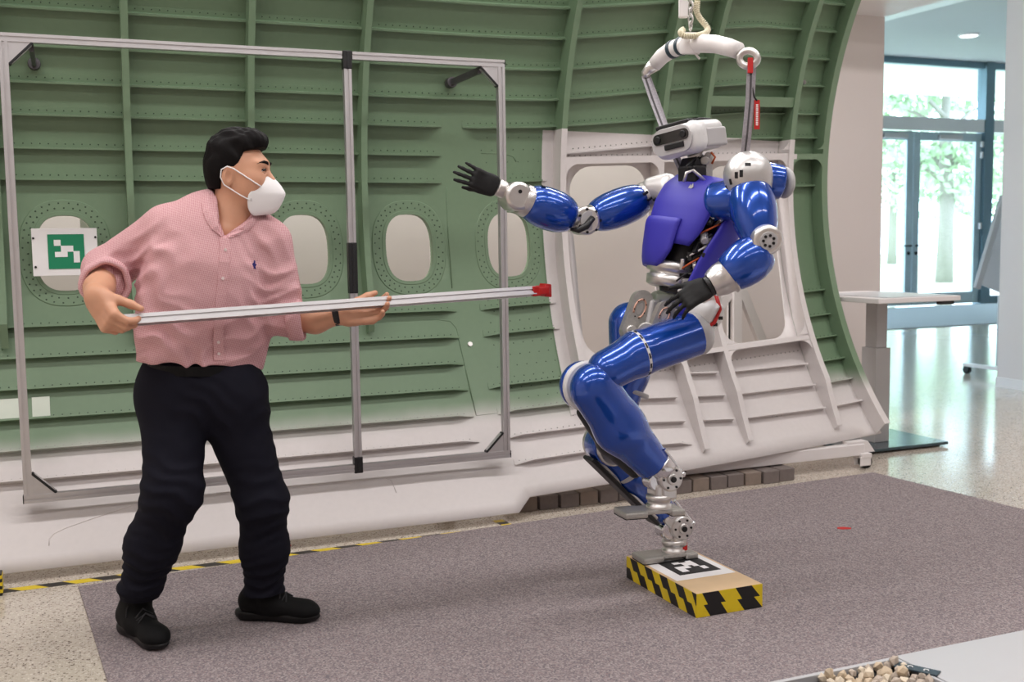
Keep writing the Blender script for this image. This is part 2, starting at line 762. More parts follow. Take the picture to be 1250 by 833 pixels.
# glazed entrance front
FY = 15.9
FX0 = 7.0
mull = [12.2, 13.6, 16.45, 18.6, 20.9]
mull = [-4.1, -1.5, 1.1, 3.7, 6.3, 8.9, 11.2]+mull[1:]
for i in range(len(mull)-1):
    a, b = mull[i], mull[i+1]
    w = empty('window_%d' % (i+1), ((a+b)/2, FY, 0))
    w['kind'] = 'structure'
    fr = MB()
    fr.box((a-.11, FY-.12, 0), (a+.11, FY+.1, 4.6))
    if i == len(mull)-2:
        fr.box((b-.11, FY-.12, 0), (b, FY+.1, 4.6))
    fr.build('mullion', 'steel_blue', w)
    MB().box((a+.11, FY-.1, 3.28), (b-.11, FY+.08, 3.52), .01).build('transom', 'white_lacquer', w)
    MB().box((a+.11, FY-.06, 4.48), (b-.11, FY+.06, 4.6)).build('head_rail', 'steel_blue', w)
    MB().box((a+.11, FY-.006, 3.52), (b-.11, FY+.006, 4.48)).build('pane', 'glass', w)
    if a != 13.6:
        MB().box((a+.11, FY-.06, 0), (b-.11, FY+.06, .14)).build('sill_rail', 'steel_blue', w)
        MB().box((a+.11, FY-.006, .14), (b-.11, FY+.006, 3.28)).build('pane', 'glass', w)


def door_leaf(n, x0, x1, handle_side):
    d = empty('door_%d' % n, ((x0+x1)/2, FY, 0))
    d['kind'] = 'structure'
    st = .15
    MB().box((x0, FY-.05, .02), (x0+st, FY+.03, 3.26), .01).build('stile', 'door_grey', d)
    MB().box((x1-st, FY-.05, .02), (x1, FY+.03, 3.26), .01).build('stile', 'door_grey', d)
    MB().box((x0+st, FY-.05, .02), (x1-st, FY+.03, .24), .01).build('bottom_rail', 'door_grey', d)
    MB().box((x0+st, FY-.05, 3.1), (x1-st, FY+.03, 3.26), .01).build('top_rail', 'door_grey', d)
    MB().box((x0+st, FY-.015, .24), (x1-st, FY-.005, 3.1)).build('pane', 'glass', d)
    hx = x0+.08 if handle_side < 0 else x1-.08
    hd = MB()
    hd.cyl((hx, FY-.05, 1.14), (hx, FY-.13, 1.14), .018, 10)
    hd.cyl((hx, FY-.12, 1.14), (hx-.16*handle_side, FY-.12, 1.14), .015, 10)
    hd.cyl((hx, FY-.05, 1.0), (hx, FY-.065, 1.0), .035, 12)
    hd.build('handle', 'black_plastic', d)
    cl = MB().box(((x0+x1)/2-.28, FY-.13, 3.12), ((x0+x1)/2+.28, FY-.05, 3.21), .01)
    cl.cyl(((x0+x1)/2, FY-.09, 3.21), ((x0+x1)/2+.35, FY-.12, 3.26), .012, 8)
    cl.build('door_closer', 'alu', d)
    for hz in (.4, 1.5, 2.85, 3.05):
        x = x1 if handle_side < 0 else x0
        MB().cyl((x-.03, FY-.08, hz-.06), (x-.03, FY-.08, hz+.06), .035, 12).build('hinge', 'alu', d)
    return d


door_leaf(1, 13.3+.42, 14.66, 1)
door_leaf(2, 14.68, 16.33, -1)

# downlights in the hall ceiling
for k, (lx, ly) in enumerate(((13.86, 13.78),)):
    e = empty('downlight', (lx, ly, 4.6), 'round white recessed downlight in the hall ceiling', 'lamp')
    MB().lathe((lx, ly, 4.60), (lx, ly, 4.575), [(0, .17), (.6, .17), (1, .15)], 24).build('ring', 'white_lacquer', e)
    t = MATS.get('lamp_glow')
    if t is None:
        q = NT('lamp_glow')
        q.set(Base_Color=(1, 1, 1, 1))
        q.b.inputs['Emission Color'].default_value = (1, 1, 1, 1)
        q.b.inputs['Emission Strength'].default_value = 2.5
    MB().cyl((lx, ly, 4.574), (lx, ly, 4.568), .135, 24).build('diffuser', 'lamp_glow', e)

# outdoors
structure(MB().box((-25, 15.95, -.16), (60, 22, -.06)), 'pavement', 'paving')
structure(MB().box((-25, 22, -.16), (60, 90, -.05)), 'lawn', 'grass')


def tree(x, y, h, cr, seed, label, lean=0.0):
    r = np.random.default_rng(seed)
    e = empty('tree', (x, y, -.06), label, 'tree')
    tr = MB()
    tr.tube([(x, y, -.1), (x+.05+lean*.3, y, h*.3), (x+lean*.6, y+.1, h*.55), (x+lean, y, h*.85)], [.26, .21, .16, .06], 10)
    for k in range(7):
        a = r.uniform(0, 6.28)
        z0 = h*r.uniform(.32, .6)
        L = cr*r.uniform(.6, .9)
        tr.tube([(x+lean*.5, y, z0), (x+lean*.5+L*.5*math.cos(a), y+L*.5*math.sin(a), z0+L*.35), (x+lean*.5+L*math.cos(a), y+L*math.sin(a), z0+L*.55)], [.09, .06, .02], 6)
    tr.build('trunk', 'trunk', e)
    n = 5200
    blobs = [(x+lean*.6+r.normal(0, cr*.42), y+r.normal(0, cr*.42), h*r.uniform(.30, .95), cr*r.uniform(.3, .5)) for _ in range(16)]
    V, Fc = [], []
    for i in range(n):
        b = blobs[r.integers(len(blobs))]
        d = r.normal(0, 1, 3)
        d = d/np.linalg.norm(d)*b[3]*r.uniform(.5, 1)**.5
        c = np.array(b[:3])+d*np.array((1, 1, .75))
        u = unit(r.normal(0, 1, 3))
        w = unit(np.cross(u, r.normal(0, 1, 3)))
        s = r.uniform(.10, .2)
        o = len(V)
        V += [c-u*s, c+w*s*.5, c+u*s, c-w*s*.5]
        Fc.append((o, o+1, o+2, o+3))
    m = MB()
    m.add(V, Fc)
    m.build('foliage', 'leaf', e, kind='stuff', recalc=False)


tree(23.9, 24.5, 8.0, 2.6, 1, 'leafy tree with a thick trunk right behind the glazed entrance door')
tree(26.0, 34.5, 8.5, 2.7, 2, 'leafy tree further off, behind the hinge side of the closed door leaf')
tree(32.5, 26.5, 8.0, 2.6, 3, 'leafy tree behind the tall window beside the dark mullion')
tree(38.5, 43.0, 9.5, 3.8, 4, 'distant broad tree on the lawn beyond the entrance')
tree(53.5, 47.0, 10, 4.0, 5, 'distant tall tree at the back of the lawn')
structure(MB().box((6.0, 16.05, 4.55), (24, 19.6, 4.75)), 'canopy', 'white_lacquer')

# ------------------------------------------------------------------ aircraft fuselage section
SR = 2.1


def sk_yc(X):
    t = max(0.0, (X-1.6)/2.7)
    return 5.18+.32*t**1.6-SR


def sk_zc(X):
    return 1.55+.1*min(1, max(0, (X-1.9)/2.4))


def sk(X, a, dr=0.0):
    """point on the panel: station X, angle a (deg) above the widest line, dr metres inside the skin"""
    q = math.radians(a)
    return np.array((X, sk_yc(X)+(SR-dr)*math.cos(q), sk_zc(X)+(SR-dr)*math.sin(q)))


def sk_ang(X, Z):
    return math.degrees(math.asin((Z-sk_zc(X))/SR))


def a_low(X):
    if X < 1.9:
        return sk_ang(X, .045)
    if X < 1.98:
        return sk_ang(X, .045+(X-1.9)/.08*.055)
    return sk_ang(X, .10+(X-1.98)/2.35*.07)


A_TOP, X0, X1 = 42.0, -1.2, 4.33
FUS = empty('fuselage_section', (1.5, 4.9, 0), 'curved aircraft fuselage wall section in green and white primer with oval windows', 'aircraft section')


def superloop(cx, ca, hw, hh, n=44, e=2.7):
    """oval outline in (X, angle): half width in m, half height in m along the arc"""
    out = []
    for k in range(n):
        q = 2*math.pi*k/n
        c, s = math.cos(q), math.sin(q)
        out.append((cx+hw*math.copysign(abs(c)**(2/e), c), ca+math.degrees(hh/SR)*math.copysign(abs(s)**(2/e), s)))
    return out


def rrect(x0, x1, a0, a1, r, n=7):
    ra = math.degrees(r/SR)
    out = []
    for cx, ca, q0 in ((x1-r, a1-ra, 0), (x0+r, a1-ra, 90), (x0+r, a0+ra, 180), (x1-r, a0+ra, 270)):
        for k in range(n):
            q = math.radians(q0+90*k/(n-1))
            out.append((cx+r*math.cos(q), ca+ra*math.sin(q)))
    return out


WIN_X = [-1.06, -.53, 0.0, .53, 1.055, 1.58, 2.125]
WIN_A = -7.3
WINS = [superloop(x, WIN_A, .125, .172) for x in WIN_X]
EXITS = [rrect(2.50, 3.0, -25.0, 3.4, .13), rrect(3.42, 3.93, -25.6, 3.0, .13)]


def inside(poly, x, y):
    c = False
    n = len(poly)
    for i in range(n):
        x1_, y1_ = poly[i]
        x2_, y2_ = poly[i-1]
        if (y1_ > y) != (y2_ > y) and x < (x2_-x1_)*(y-y1_)/(y2_-y1_)+x1_:
            c = not c
    return c


def build_skin():
    pts, edges = [], []
    def loop(poly, closed=True):
        o = len(pts)
        pts.extend(poly)
        n = len(poly)
        edges.extend([(o+i, o+(i+1) % n) for i in range(n if closed else n-1)])
    xs = np.linspace(X0, X1, 64)
    lowline = [(x, a_low(x)) for x in sorted(list(xs)+[1.9, 1.98])]
    outline = lowline+[(X1, a) for a in np.linspace(a_low(X1), A_TOP, 40)[1:-1]]+[(x, A_TOP) for x in xs[::-1]]+[(X0, a) for a in np.linspace(A_TOP, a_low(X0), 40)[1:-1]]
    loop(outline)
    holes = WINS+EXITS
    for h in holes:
        loop(h)
    for x in xs[1:-1]:
        for a in np.arange(-44, 41.5, 2.0):
            if a > a_low(x)+.8 and not any(abs(x-np.mean([q[0] for q in h])) < .4 and inside(h, x, a) for h in holes):
                pts.append((x, a))
    sc = math.radians(1)*SR
    r = delaunay_2d_cdt([Vector((x, a*sc)) for x, a in pts], edges, [], 0, 1e-5)
    vs = [(v.x, v.y/sc) for v in r[0]]
    fs = []
    for f in r[2]:
        cx = sum(vs[i][0] for i in f)/3
        ca = sum(vs[i][1] for i in f)/3
        if ca < a_low(cx)-.01 or any(inside(h, cx, ca) for h in holes):
            continue
        fs.append(tuple(f))
    m = MB()
    m.add([sk(x, a) for x, a in vs], fs, True)
    o = m.build('skin', 'primer', FUS)
    # normals: towards the room
    me = o.data
    if me.polygons[0].normal.y > 0:
        me.flip_normals()
    so = o.modifiers.new('thick', 'SOLIDIFY')
    so.thickness = .006
    so.offset = -1
    return o


build_skin()


def ring(loop_in, secs, name, mat, parent):
    """sweep a section round a loop: secs = list of (outward offset m, dr)"""
    n = len(loop_in)
    L = np.array(loop_in)
    c = L.mean(0)
    kx = np.array([1, math.radians(1)*SR])
    Lm = L*kx
    t = np.roll(Lm, -1, 0)-np.roll(Lm, 1, 0)
    nr = np.stack([t[:, 1], -t[:, 0]], 1)
    nr /= np.linalg.norm(nr, axis=1)[:, None]
    if ((Lm-c*kx)*nr).sum() < 0:
        nr = -nr
    vs, fs = [], []
    for off, dr in secs:
        Q = (Lm+nr*off)/kx
        vs += [sk(x, a, dr) for x, a in Q]
    m = len(secs)
    for i in range(m-1):
        for k in range(n):
            k2 = (k+1) % n
            fs.append((i*n+k, i*n+k2, (i+1)*n+k2, (i+1)*n+k))
    mb = MB()
    mb.add(vs, fs, False)
    return mb.build(name, mat, parent), (Lm, nr, kx)


def dome(m, X, a, dr, r, h=.0015):
    """a rivet head"""
    c = sk(X, a, dr)
    q = math.radians(a)
    nrm = np.array((0, -math.cos(q), -math.sin(q)))
    u = np.array((1.0, 0, 0))
    v = np.cross(nrm, u)
    vs = [c+r*(math.cos(k*math.pi/3)*u+math.sin(k*math.pi/3)*v)-nrm*.0005 for k in range(6)]
    vs += [c+nrm*h+.55*r*(math.cos(k*math.pi/3)*u+math.sin(k*math.pi/3)*v) for k in range(6)]
    m.add(vs, [tuple(range(6, 12))]+[(k, (k+1) % 6, 6+(k+1) % 6, 6+k) for k in range(6)])


for x, w in zip(WIN_X, WINS):
    fr, (Lm, nr, kx) = ring(w, [(-.004, -.035), (-.004, .006), (.012, .006), (.016, .002)], 'window_frame', 'primer', FUS)
    ring(w, [(.012, 0), (.014, .0035), (.062, .0035), (.066, 0)], 'doubler', 'primer', fr)
    rv = MB()
    for off, st in ((.028, 0), (.050, .5)):
        n = 36
        for k in range(n):
            i = (k+st)*len(Lm)/n
            i0 = int(i) % len(Lm)
            i1 = (i0+1) % len(Lm)
            fq = i-int(i)
            q = ((Lm[i0]+nr[i0]*off)*(1-fq)+(Lm[i1]+nr[i1]*off)*fq)/kx
            dome(rv, q[0], q[1], .0035, .0048)
    rv.build('rivets', 'rivet_green', fr, kind='stuff')

ROWS = [(25.7, 29.2), (21.5, 24.8), (17.2, 20.3), (13.0, 15.9), (9.2, 11.3), (5.3, 7.4), (1.6, -.6),
        (-16.2, -18.6), (-20.0, -22.9), (-23.8, -26.8), (-27.5, -30.9), (-31.3, -34.7), (-35.0, -38.9), (-38.9, -42.0)]


def row_a(k, X):
    t = min(1, max(0, (X-2.4)/1.2))
    return ROWS[k][0]+(ROWS[k][1]-ROWS[k][0])*t


STR_SEC = [(0, 0), (.030, 0), (.030, .0025), (.004, .0025), (.004, .036), (-.005, .036), (-.005, .033), (0, .033)]  # (up along arc, dr)


def stringer(k, xa, xb, ta=False, tb=False, riv=True):
    L = xb-xa
    xs = [xa]
    if ta:
        xs += [xa+.02, xa+.05]
    n = max(2, int(L/.3))
    xs += list(np.linspace(xa+(.09 if ta else 0), xb-(.09 if tb else 0), n)[0 if ta else 1:])
    if tb:
        xs += [xb-.05, xb-.02, xb]
    vs, fs = [], []
    m = len(STR_SEC)
    for x in xs:
        s = 1.0
        if ta:
            s = min(s, .12+.88*min(1, (x-xa)/.09))
        if tb:
            s = min(s, .12+.88*min(1, (xb-x)/.09))
        for du, dr in STR_SEC:
            vs.append(sk(x, row_a(k, x)+math.degrees(du/SR), dr*s if dr > .01 else dr))
    for i in range(len(xs)-1):
        for j in range(m):
            j2 = (j+1) % m
            fs.append((i*m+j, i*m+j2, (i+1)*m+j2, (i+1)*m+j))
    fs += [tuple(range(m)), tuple((len(xs)-1)*m+j for j in range(m))[::-1]]
    mb = MB()
    mb.add(vs, fs)
    o = mb.build('stringer', 'primer', FUS)
    if riv:
        rv = MB()
        x = xa+.03
        while x < xb-.02:
            dome(rv, x, row_a(k, x)+math.degrees(.018/SR), .0025, .0036)
            x += .034
        zz = sk(0.5*(xa+xb), row_a(k, .5*(xa+xb)))[2]
        rv.build('rivets', 'rivet_green' if zz > .5 and not (xa > 2.4 and xb < 4.0 and zz < 1.8) else 'rivet_grey', o, kind='stuff')
    return o


for k in range(4):
    stringer(k, X0, X1-.03)
stringer(4, X0, 1.76, False, True)
stringer(4, 1.87, X1-.03, True)
stringer(5, X0, 1.76, False, True)
stringer(5, 2.42, X1-.03)
stringer(6, X0, 1.76, False, True)
stringer(6, 1.98, 2.36, True, True)
stringer(6, 4.03, X1-.03)
for k in (7, 8, 9, 10, 11, 12):
    stringer(k, X0, 1.80, False, True)
for k in (7, 8):
    stringer(k, 1.93, 2.37, True, True)
stringer(10, 1.91, 2.45, True)
stringer(11, 1.93, 2.98, True)
stringer(12, 1.93, 2.98, True)
stringer(13, 1.95, 2.98, True, True)
for k in (10, 11, 12):
    stringer(k, 3.05, 3.30)
    stringer(k, 3.35, 3.97)
for k in (7, 8, 9, 10, 11, 12):
    stringer(k, 4.04, X1-.03)


def rib(X, a0, a1, depth=.095, fl=.026, mat='primer_rib', taper=True, name='rib', foot=.0):
    n = max(8, int((a1-a0)/2.5))
    vs, fs = [], []
    for i in range(n+1):
        a = a0+(a1-a0)*i/n
        d = depth
        if taper and i == 0:
            d = depth*.35
        if foot and i < 3:
            d = depth*(.35+.65*i/3)
        sec = [(0, 0), (-.0035, 0), (-.0035, d), (fl, d), (fl, d-.004), (0, d-.004)]
        vs += [sk(X+dx, a, dr) for dx, dr in sec]
    m = 6
    for i in range(n):
        for j in range(m):
            j2 = (j+1) % m
            fs.append((i*m+j, i*m+j2, (i+1)*m+j2, (i+1)*m+j))
    fs += [tuple(range(m)), tuple(n*m+j for j in range(m))[::-1]]
    mb = MB()
    mb.add(vs, fs)
    return mb.build(name, mat, FUS)


for X in (-.80, -.27, .265, .80, 1.33):
    rib(X, -18.8, A_TOP)
rib(2.40, -34.0, A_TOP, .10, .03)
for X in (3.03, 3.33):
    rib(X, -42.0, A_TOP, .10, .03, foot=1)
rib(3.99, -42.5, A_TOP, .11, .036, foot=1)
# closing rib at the free end of the panel, wider flange
rib(4.285, a_low(4.3), A_TOP, .10, .045, 'primer', False)


def beam(xa, xb, ang, depth, fl, mat='primer_rib', name='exit_beam'):
    """horizontal beam: web standing in from the skin, flange turned up along the arc"""
    xs = np.linspace(xa, xb, 8)
    vs, fs = [], []
    up = lambda m_: math.degrees(m_/SR)
    for x in xs:
        a = ang(x)
        for du, dr in ((0, 0), (-.004, 0), (-.004, depth), (fl, depth), (fl, depth-.004), (0, depth-.004)):
            vs.append(sk(x, a+up(du), dr))
    m = 6
    for i in range(len(xs)-1):
        for j in range(m):
            j2 = (j+1) % m
            fs.append((i*m+j, i*m+j2, (i+1)*m+j2, (i+1)*m+j))
    fs += [tuple(range(m)), tuple((len(xs)-1)*m+j for j in range(m))[::-1]]
    mb = MB()
    mb.add(vs, fs)
    return mb.build(name, mat, FUS)


beam(2.40, 3.99, lambda x: 3.9, .10, .035)
beam(3.99, 4.3, lambda x: 3.9, .10, .03)
beam(2.62, 3.99, lambda x: -26.6, .10, -.03)
beam(3.34, 3.99, lambda x: 12.6, .10, .055, name='ledge')


def fillet(X, a, sx, sa, depth, r=.09, mat='primer_rib'):
    """rounded corner plate between a rib and a beam, in the flange plane"""
    pts = [(0, 0)]+[(r*(1-math.sin(q)), r*(1-math.cos(q))) for q in np.linspace(0, math.pi/2, 8)]
    vs = []
    for d in (depth, depth-.004):
        vs += [sk(X+sx*u, a+sa*math.degrees(v/SR), d) for u, v in pts]
    n = len(pts)
    fs = [tuple(range(n)), tuple(range(n, 2*n))[::-1]]+[(i, (i+1) % n, n+(i+1) % n, n+i) for i in range(n)]
    m = MB()
    m.add(vs, fs)
    m.build('corner_plate', mat, FUS)


for X, s in ((2.43, 1), (3.03, -1), (3.36, 1), (3.985, -1), (4.025, 1), (4.285, -1)):
    mt = 'primer_rib' if X < 4.0 else 'primer'
    fillet(X, 3.85, s, -1, .101, .08, mt)
    fillet(X, 5.5, s, 1, .101, .06, mt)
    if 2.9 < X < 4.0:
        fillet(X, -26.4, s, 1, .101, .10)
        fillet(X, -27.5, s, -1, .101, .07)

# riveted strips on the skin round the exits
rv = MB()
for a in np.arange(-33, 3, 1.05):
    for dx in (.012, .045, .075):
        if dx > .05 and a < -28:
            continue
        dome(rv, 2.34+dx-.012+(0.0 if a > -20 else 0), a, .001, .0045)
for x in np.arange(2.46, 3.97, .034):
    dome(rv, x, 5.0, .001, .0042)
    if x > 2.7:
        dome(rv, x, -28.2, .001, .0042)
rv.build('rivets', 'rivet_grey', FUS, kind='stuff')
strip = MB()
for a0_, a1_ in ((-33, 4.5),):
    n = 16
    vs, fs = [], []
    for i in range(n+1):
        a = a0_+(a1_-a0_)*i/n
        for dx, dr in ((2.325, 0), (2.325, .003), (2.402, .003), (2.402, 0)):
            vs.append(sk(dx, a, dr))
    for i in range(n):
        for j in range(3):
            fs.append((i*4+j, i*4+j+1, (i+1)*4+j+1, (i+1)*4+j))
    strip.add(vs, fs)
strip.build('exit_strip', 'primer_rib', FUS)
# scattered rivets in the two reinforced green bays right of the removed rib
rv = MB()
for i, a in enumerate(np.arange(-31, -14, 1.6)):
    for j, x in enumerate(np.arange(1.98, 2.33, .055)):
        dome(rv, x+(i % 2)*.027, a, .0, .004)
for i, a in enumerate(np.arange(2.6, 8.5, 1.7)):
    for j, x in enumerate(np.arange(1.98, 2.33, .06)):
        dome(rv, x+(i % 2)*.03, a, .0, .0035)
rv.build('rivets', 'rivet_green', FUS, kind='stuff')


# raised doubler sheet at the lower left with a slanting edge, and chem-milled pocket edges
def skin_patch(poly, dr, name, mat):
    m = MB()
    n = len(poly)
    # fan strips along X so that the sheet follows the curve
    vs = [sk(x, a, dr) for x, a in poly]+[sk(x, a, 0) for x, a in poly]
    fs = [(i, (i+1) % n, n+(i+1) % n, n+i) for i in range(n)]
    m.add(vs, fs)
    return m.build(name, mat, FUS)


def seam(pts, name='seam'):
    """thin raised sheet edge on the skin through (X, angle) points"""
    m = MB()
    m.tube([sk(x, a, .0005) for x, a in pts], .0022, 6)
    return m.build(name, 'primer', FUS)


seam([(.62, -17.6), (1.69, -17.3), (1.76, -17.6), (1.79, -18.6), (1.805, -24), (1.815, -31.2)])
seam([(1.815, -31.2), (2.1, -31.2)])
seam([(1.79, 1.0), (1.79, -4), (1.79, -13)])
seam([(1.98, 5.6), (2.1, 5.5), (2.16, 5.1), (2.18, 4.3)])
seam([(-.12, -43.0), (-.118, -42.2), (-.10, -41.6), (-.06, -41.1), (.05, -40.2), (.16, -39.4), (.24, -38.95), (.32, -38.7), (.42, -38.6)])
seam([(.55, -38.6), (1.3, -38.7), (1.33, -39.2), (1.34, -41)])

# small fittings on the skin
simple('film', (206, 214, 200), .3, var=.03)
m = MB()
m.cyl(sk(1.85, -21.0, -.002), sk(1.85, -21.0, .006), .013, 16, bev=.002)
m.build('plug', 'silver', FUS)
m = MB()
m.cyl(sk(4.13, 16.3, -.002), sk(4.13, 16.3, .006), .016, 16, bev=.002)
m.cyl(sk(4.13, 16.3, .006), sk(4.13, 16.3, .012), .006, 10)
m.build('plug', 'rivet_grey', FUS)
for xa, xb in ((-.35, -.215), (-.165, -.095)):
    vs = [sk(x, a, dr) for dr in (.0, .004) for x, a in ((xa, -27.2), (xb, -27.2), (xb, -24.7), (xa, -24.7))]
    m = MB()
    m.add(vs, [(0, 1, 2, 3), (4, 5, 6, 7), (0, 1, 5, 4), (1, 2, 6, 5), (2, 3, 7, 6), (3, 0, 4, 7)])
    m.build('film_plate', 'film', FUS)

# carrying structure behind and below
m = MB()
m.box((2.95, 4.79, .075), (4.12, 4.84, .14), .004)
m.build('base_beam', 'white_lacquer', FUS)
m = MB()
m.prism([(4.02, .0), (4.20, 0.0), (4.15, .065), (4.02, .065)], (0, 4.80, .088), (1, 0, 0), (0, 0, 1), (0, 1, 0), .06)
m.build('end_bracket', 'white_lacquer', FUS)
for X in (-1.0, 1.6):
    MB().box((X-.03, 4.70, 0), (X+.03, 5.95, .05)).build('base_foot', 'white_lacquer', FUS)
for cx, cy in ((4.12, 4.80), (4.09, 5.7)):
    c = MB()
    c.box((cx-.035, cy-.03, .06), (cx+.035, cy+.03, .088), .004)
    c.box((cx-.045, cy-.028, .018), (cx+.03, cy-.022, .07), .002)
    c.box((cx-.045, cy+.022, .018), (cx+.03, cy+.028, .07), .002)
    k = c.build('castor', 'white_lacquer', FUS)
    MB().cyl((cx+.012, cy-.019, .036), (cx+.012, cy+.019, .036), .036, 24, bev=.006).build('wheel', 'black_rubber', k)
# white A-frame seen through the right exit
for a, b in (((3.86, 5.72, .10), (3.86, 5.72, 1.55)), ((3.86, 5.70, 1.02), (3.52, 5.70, .62)), ((3.88, 5.70, 1.05), (4.16, 5.70, .45))):
    d = unit(np.subtract(b, a))
    n_ = np.array((0, 1.0, 0))
    MB().obox((np.array(a)+np.array(b))/2, (d, n_, np.cross(d, n_)), (np.linalg.norm(np.subtract(b, a))/2, .02, .03)).build('stay', 'white_lacquer', FUS)
MB().box((3.3, 5.68, .60), (3.84, 5.74, .635)).box((3.3, 5.68, .56), (3.7, 5.7, .575)).build('cross_rail', 'white_lacquer', FUS)
for X in (.1, 1.9, 3.86):
    MB().box((X-.03, 5.66, 0), (X+.03, 5.72, 2.2)).build('stand_post', 'white_lacquer', FUS)

# ------------------------------------------------------------------ slotted aluminium profile
def profile_bar(a, b, size, ref):
    """T-slot extrusion between a and b: square section with a groove in each face"""
    a, b = np.array(a, float), np.array(b, float)
    w = unit(b-a)
    u = unit(np.array(ref, float)-w*np.dot(ref, w))
    v = np.cross(w, u)
    h, g, d = size/2, size*.13, size*.16
    q = [(h, -h), (h, -g), (h-d, -g), (h-d, g), (h, g), (h, h), (g, h), (g, h-d), (-g, h-d), (-g, h), (-h, h), (-h, g), (-h+d, g), (-h+d, -g), (-h, -g), (-h, -h), (-g, -h), (-g, -h+d), (g, -h+d), (g, -h)]
    m = MB()
    m.prism(q, a, u, v, w, np.linalg.norm(b-a))
    return m


AF = empty('profile_frame', (.85, 4.68, .283), 'large rectangular frame of slotted aluminium profile mounted before the green panel', 'frame')
S = .033
FY_ = 4.68
LX, RX, MX, ZB, ZT = -.187, 1.888, 1.168, .302, 2.122
h = S/2
profile_bar((LX-.35, FY_, ZT), (MX-h-.006, FY_, ZT), S, (0, 1, 0)).build('top_rail', 'alu', AF)
profile_bar((MX+h+.006, FY_, ZT), (RX+h, FY_, ZT), S, (0, 1, 0)).build('top_rail', 'alu', AF)
profile_bar((LX-h, FY_, ZB), (MX-h-.002, FY_, ZB), S, (0, 1, 0)).build('bottom_rail', 'alu', AF)
profile_bar((MX+h+.002, FY_, ZB), (RX+h, FY_, ZB), S, (0, 1, 0)).build('bottom_rail', 'alu', AF)
profile_bar((LX, FY_, ZB+h), (LX, FY_, ZT-h), S, (0, 1, 0)).build('post', 'alu', AF)
profile_bar((RX, FY_, ZB+h), (RX, FY_, ZT-h), S, (0, 1, 0)).build('post', 'alu', AF)
profile_bar((MX, FY_, ZB+.05), (MX, FY_, 1.09), S, (0, 1, 0)).build('post', 'alu', AF)
profile_bar((MX, FY_, 1.31), (MX, FY_, ZT-.05), S, (0, 1, 0)).build('post', 'alu', AF)
for z0, z1 in ((ZB-.022, ZB+.052), (1.088, 1.312), (ZT-.058, ZT+.02)):
    c = MB()
    c.box((MX-h-.003, FY_-h-.003, z0), (MX+h+.003, FY_+h+.003, z1), .003)
    c.box((MX-.004, FY_-h-.006, z0+.004), (MX+.004, FY_-h-.002, z1-.004), .001)
    c.build('connector', 'black_plastic', AF)
MB().box((RX+h, FY_-h, ZT-h), (RX+h+.004, FY_+h, ZT+h), .001).build('end_cap', 'black_plastic', AF)
MB().box((RX+h, FY_-h, ZB-h), (RX+h+.004, FY_+h, ZB+h), .001).build('end_cap', 'black_plastic', AF)
MB().box((LX-h-.004, FY_-h, ZB-h), (LX-h, FY_+h, ZB+h), .001).build('end_cap', 'black_plastic', AF)
for cx, cz, sx, sz in ((LX+h, ZT-h, 1, -1), (RX-h, ZT-h, -1, -1), (LX+h, ZB+h, 1, 1), (RX-h, ZB+h, -1, 1)):
    L = .085
    g = MB()
    g.prism([(0, 0), (L, 0), (L, .012), (.012, L), (0, L)], (cx, FY_-h+.004, cz), (sx, 0, 0), (0, 0, sz), (0, 1, 0), S-.008)
    k = g.build('gusset', 'alu', AF)
    d = unit((sx, 0, -sz))
    c = np.array((cx+sx*L*.52, FY_, cz+sz*L*.52))
    MB().obox(c, (d, (0, 1, 0), np.cross(d, (0, 1, 0))), (.062, .0155, .005), .002).build('cover', 'black_plastic', k)
# stand-off arm from the top right corner back to the skin
m = MB()
a_ = sk_ang(1.80, 2.09)
m.obox((1.79, 4.88, 2.09), np.eye(3), (.008, .19, .014))
m.cyl((1.79, 5.065, 2.09), (1.79, 5.11, 2.09), .026, 18, bev=.003)
m.build('standoff_arm', 'alu_dark', AF)
m = MB()
m.obox((LX+.1, 4.9, 2.09), np.eye(3), (.008, .2, .014))
m.cyl((LX+.1, 5.075, 2.09), (LX+.1, 5.112, 2.09), .026, 18, bev=.003)
m.build('standoff_arm', 'alu_dark', AF)

# ------------------------------------------------------------------ marker board before the left window
SY = 5.085
SG = empty('marker_board', (0, SY, 1.18), 'white board with a green square pixel marker fixed over a window', 'sign')
MB().box((-.135, SY, 1.186), (.129, SY+.008, 1.392), .002).build('plate', 'white_print', SG)
gs = MB().box((-.072, SY-.002, 1.216), (.075, SY, 1.366)).build('marker_square', 'green_print', SG)
u_ = .147/6.2
gx, gz = -.072, 1.366
for (x0, x1, y0, y1) in ((1.05, 2.2, 1.0, 2.1), (2.2, 4.3, 2.1, 3.2), (1.15, 3.3, 3.2, 4.15), (4.3, 5.35, 3.1, 5.2)):
    MB().box((gx+x0*u_, SY-.0035, gz-y1*u_), (gx+x1*u_, SY-.002, gz-y0*u_)).build('marker_cell', 'white_print', gs)
for x, z in ((-.128, 1.35), (.122, 1.352), (-.124, 1.226), (.120, 1.228)):
    MB().cyl((x, SY-.004, z), (x, SY, z), .005, 10).build('screw', 'dark_mech', SG)
for x in (-.1, .1):
    MB().box((x-.01, SY+.008, 1.20), (x+.01, SY+.075, 1.22)).build('bracket', 'alu', SG)

# ------------------------------------------------------------------ carpet, tape, bricks, bits on the floor
c0 = np.array((-.018, 4.383))
c1 = np.array((4.075, 4.667))
ex = unit(c1-c0)
ey = np.array((ex[1], -ex[0]))
Wc = np.linalg.norm(c1-c0)
m = MB()
ax = ((*ex, 0), (*ey, 0), (0, 0, 1))
cc = c0+ex*Wc/2+ey*2.6
m.obox((*cc, .0032), ax, (Wc/2, 2.6, .0032), .002)
m.build('carpet', 'carpet')
tag(bpy.data.objects['carpet'], 'large grey-brown flecked carpet laid on the pale terrazzo floor', 'carpet')

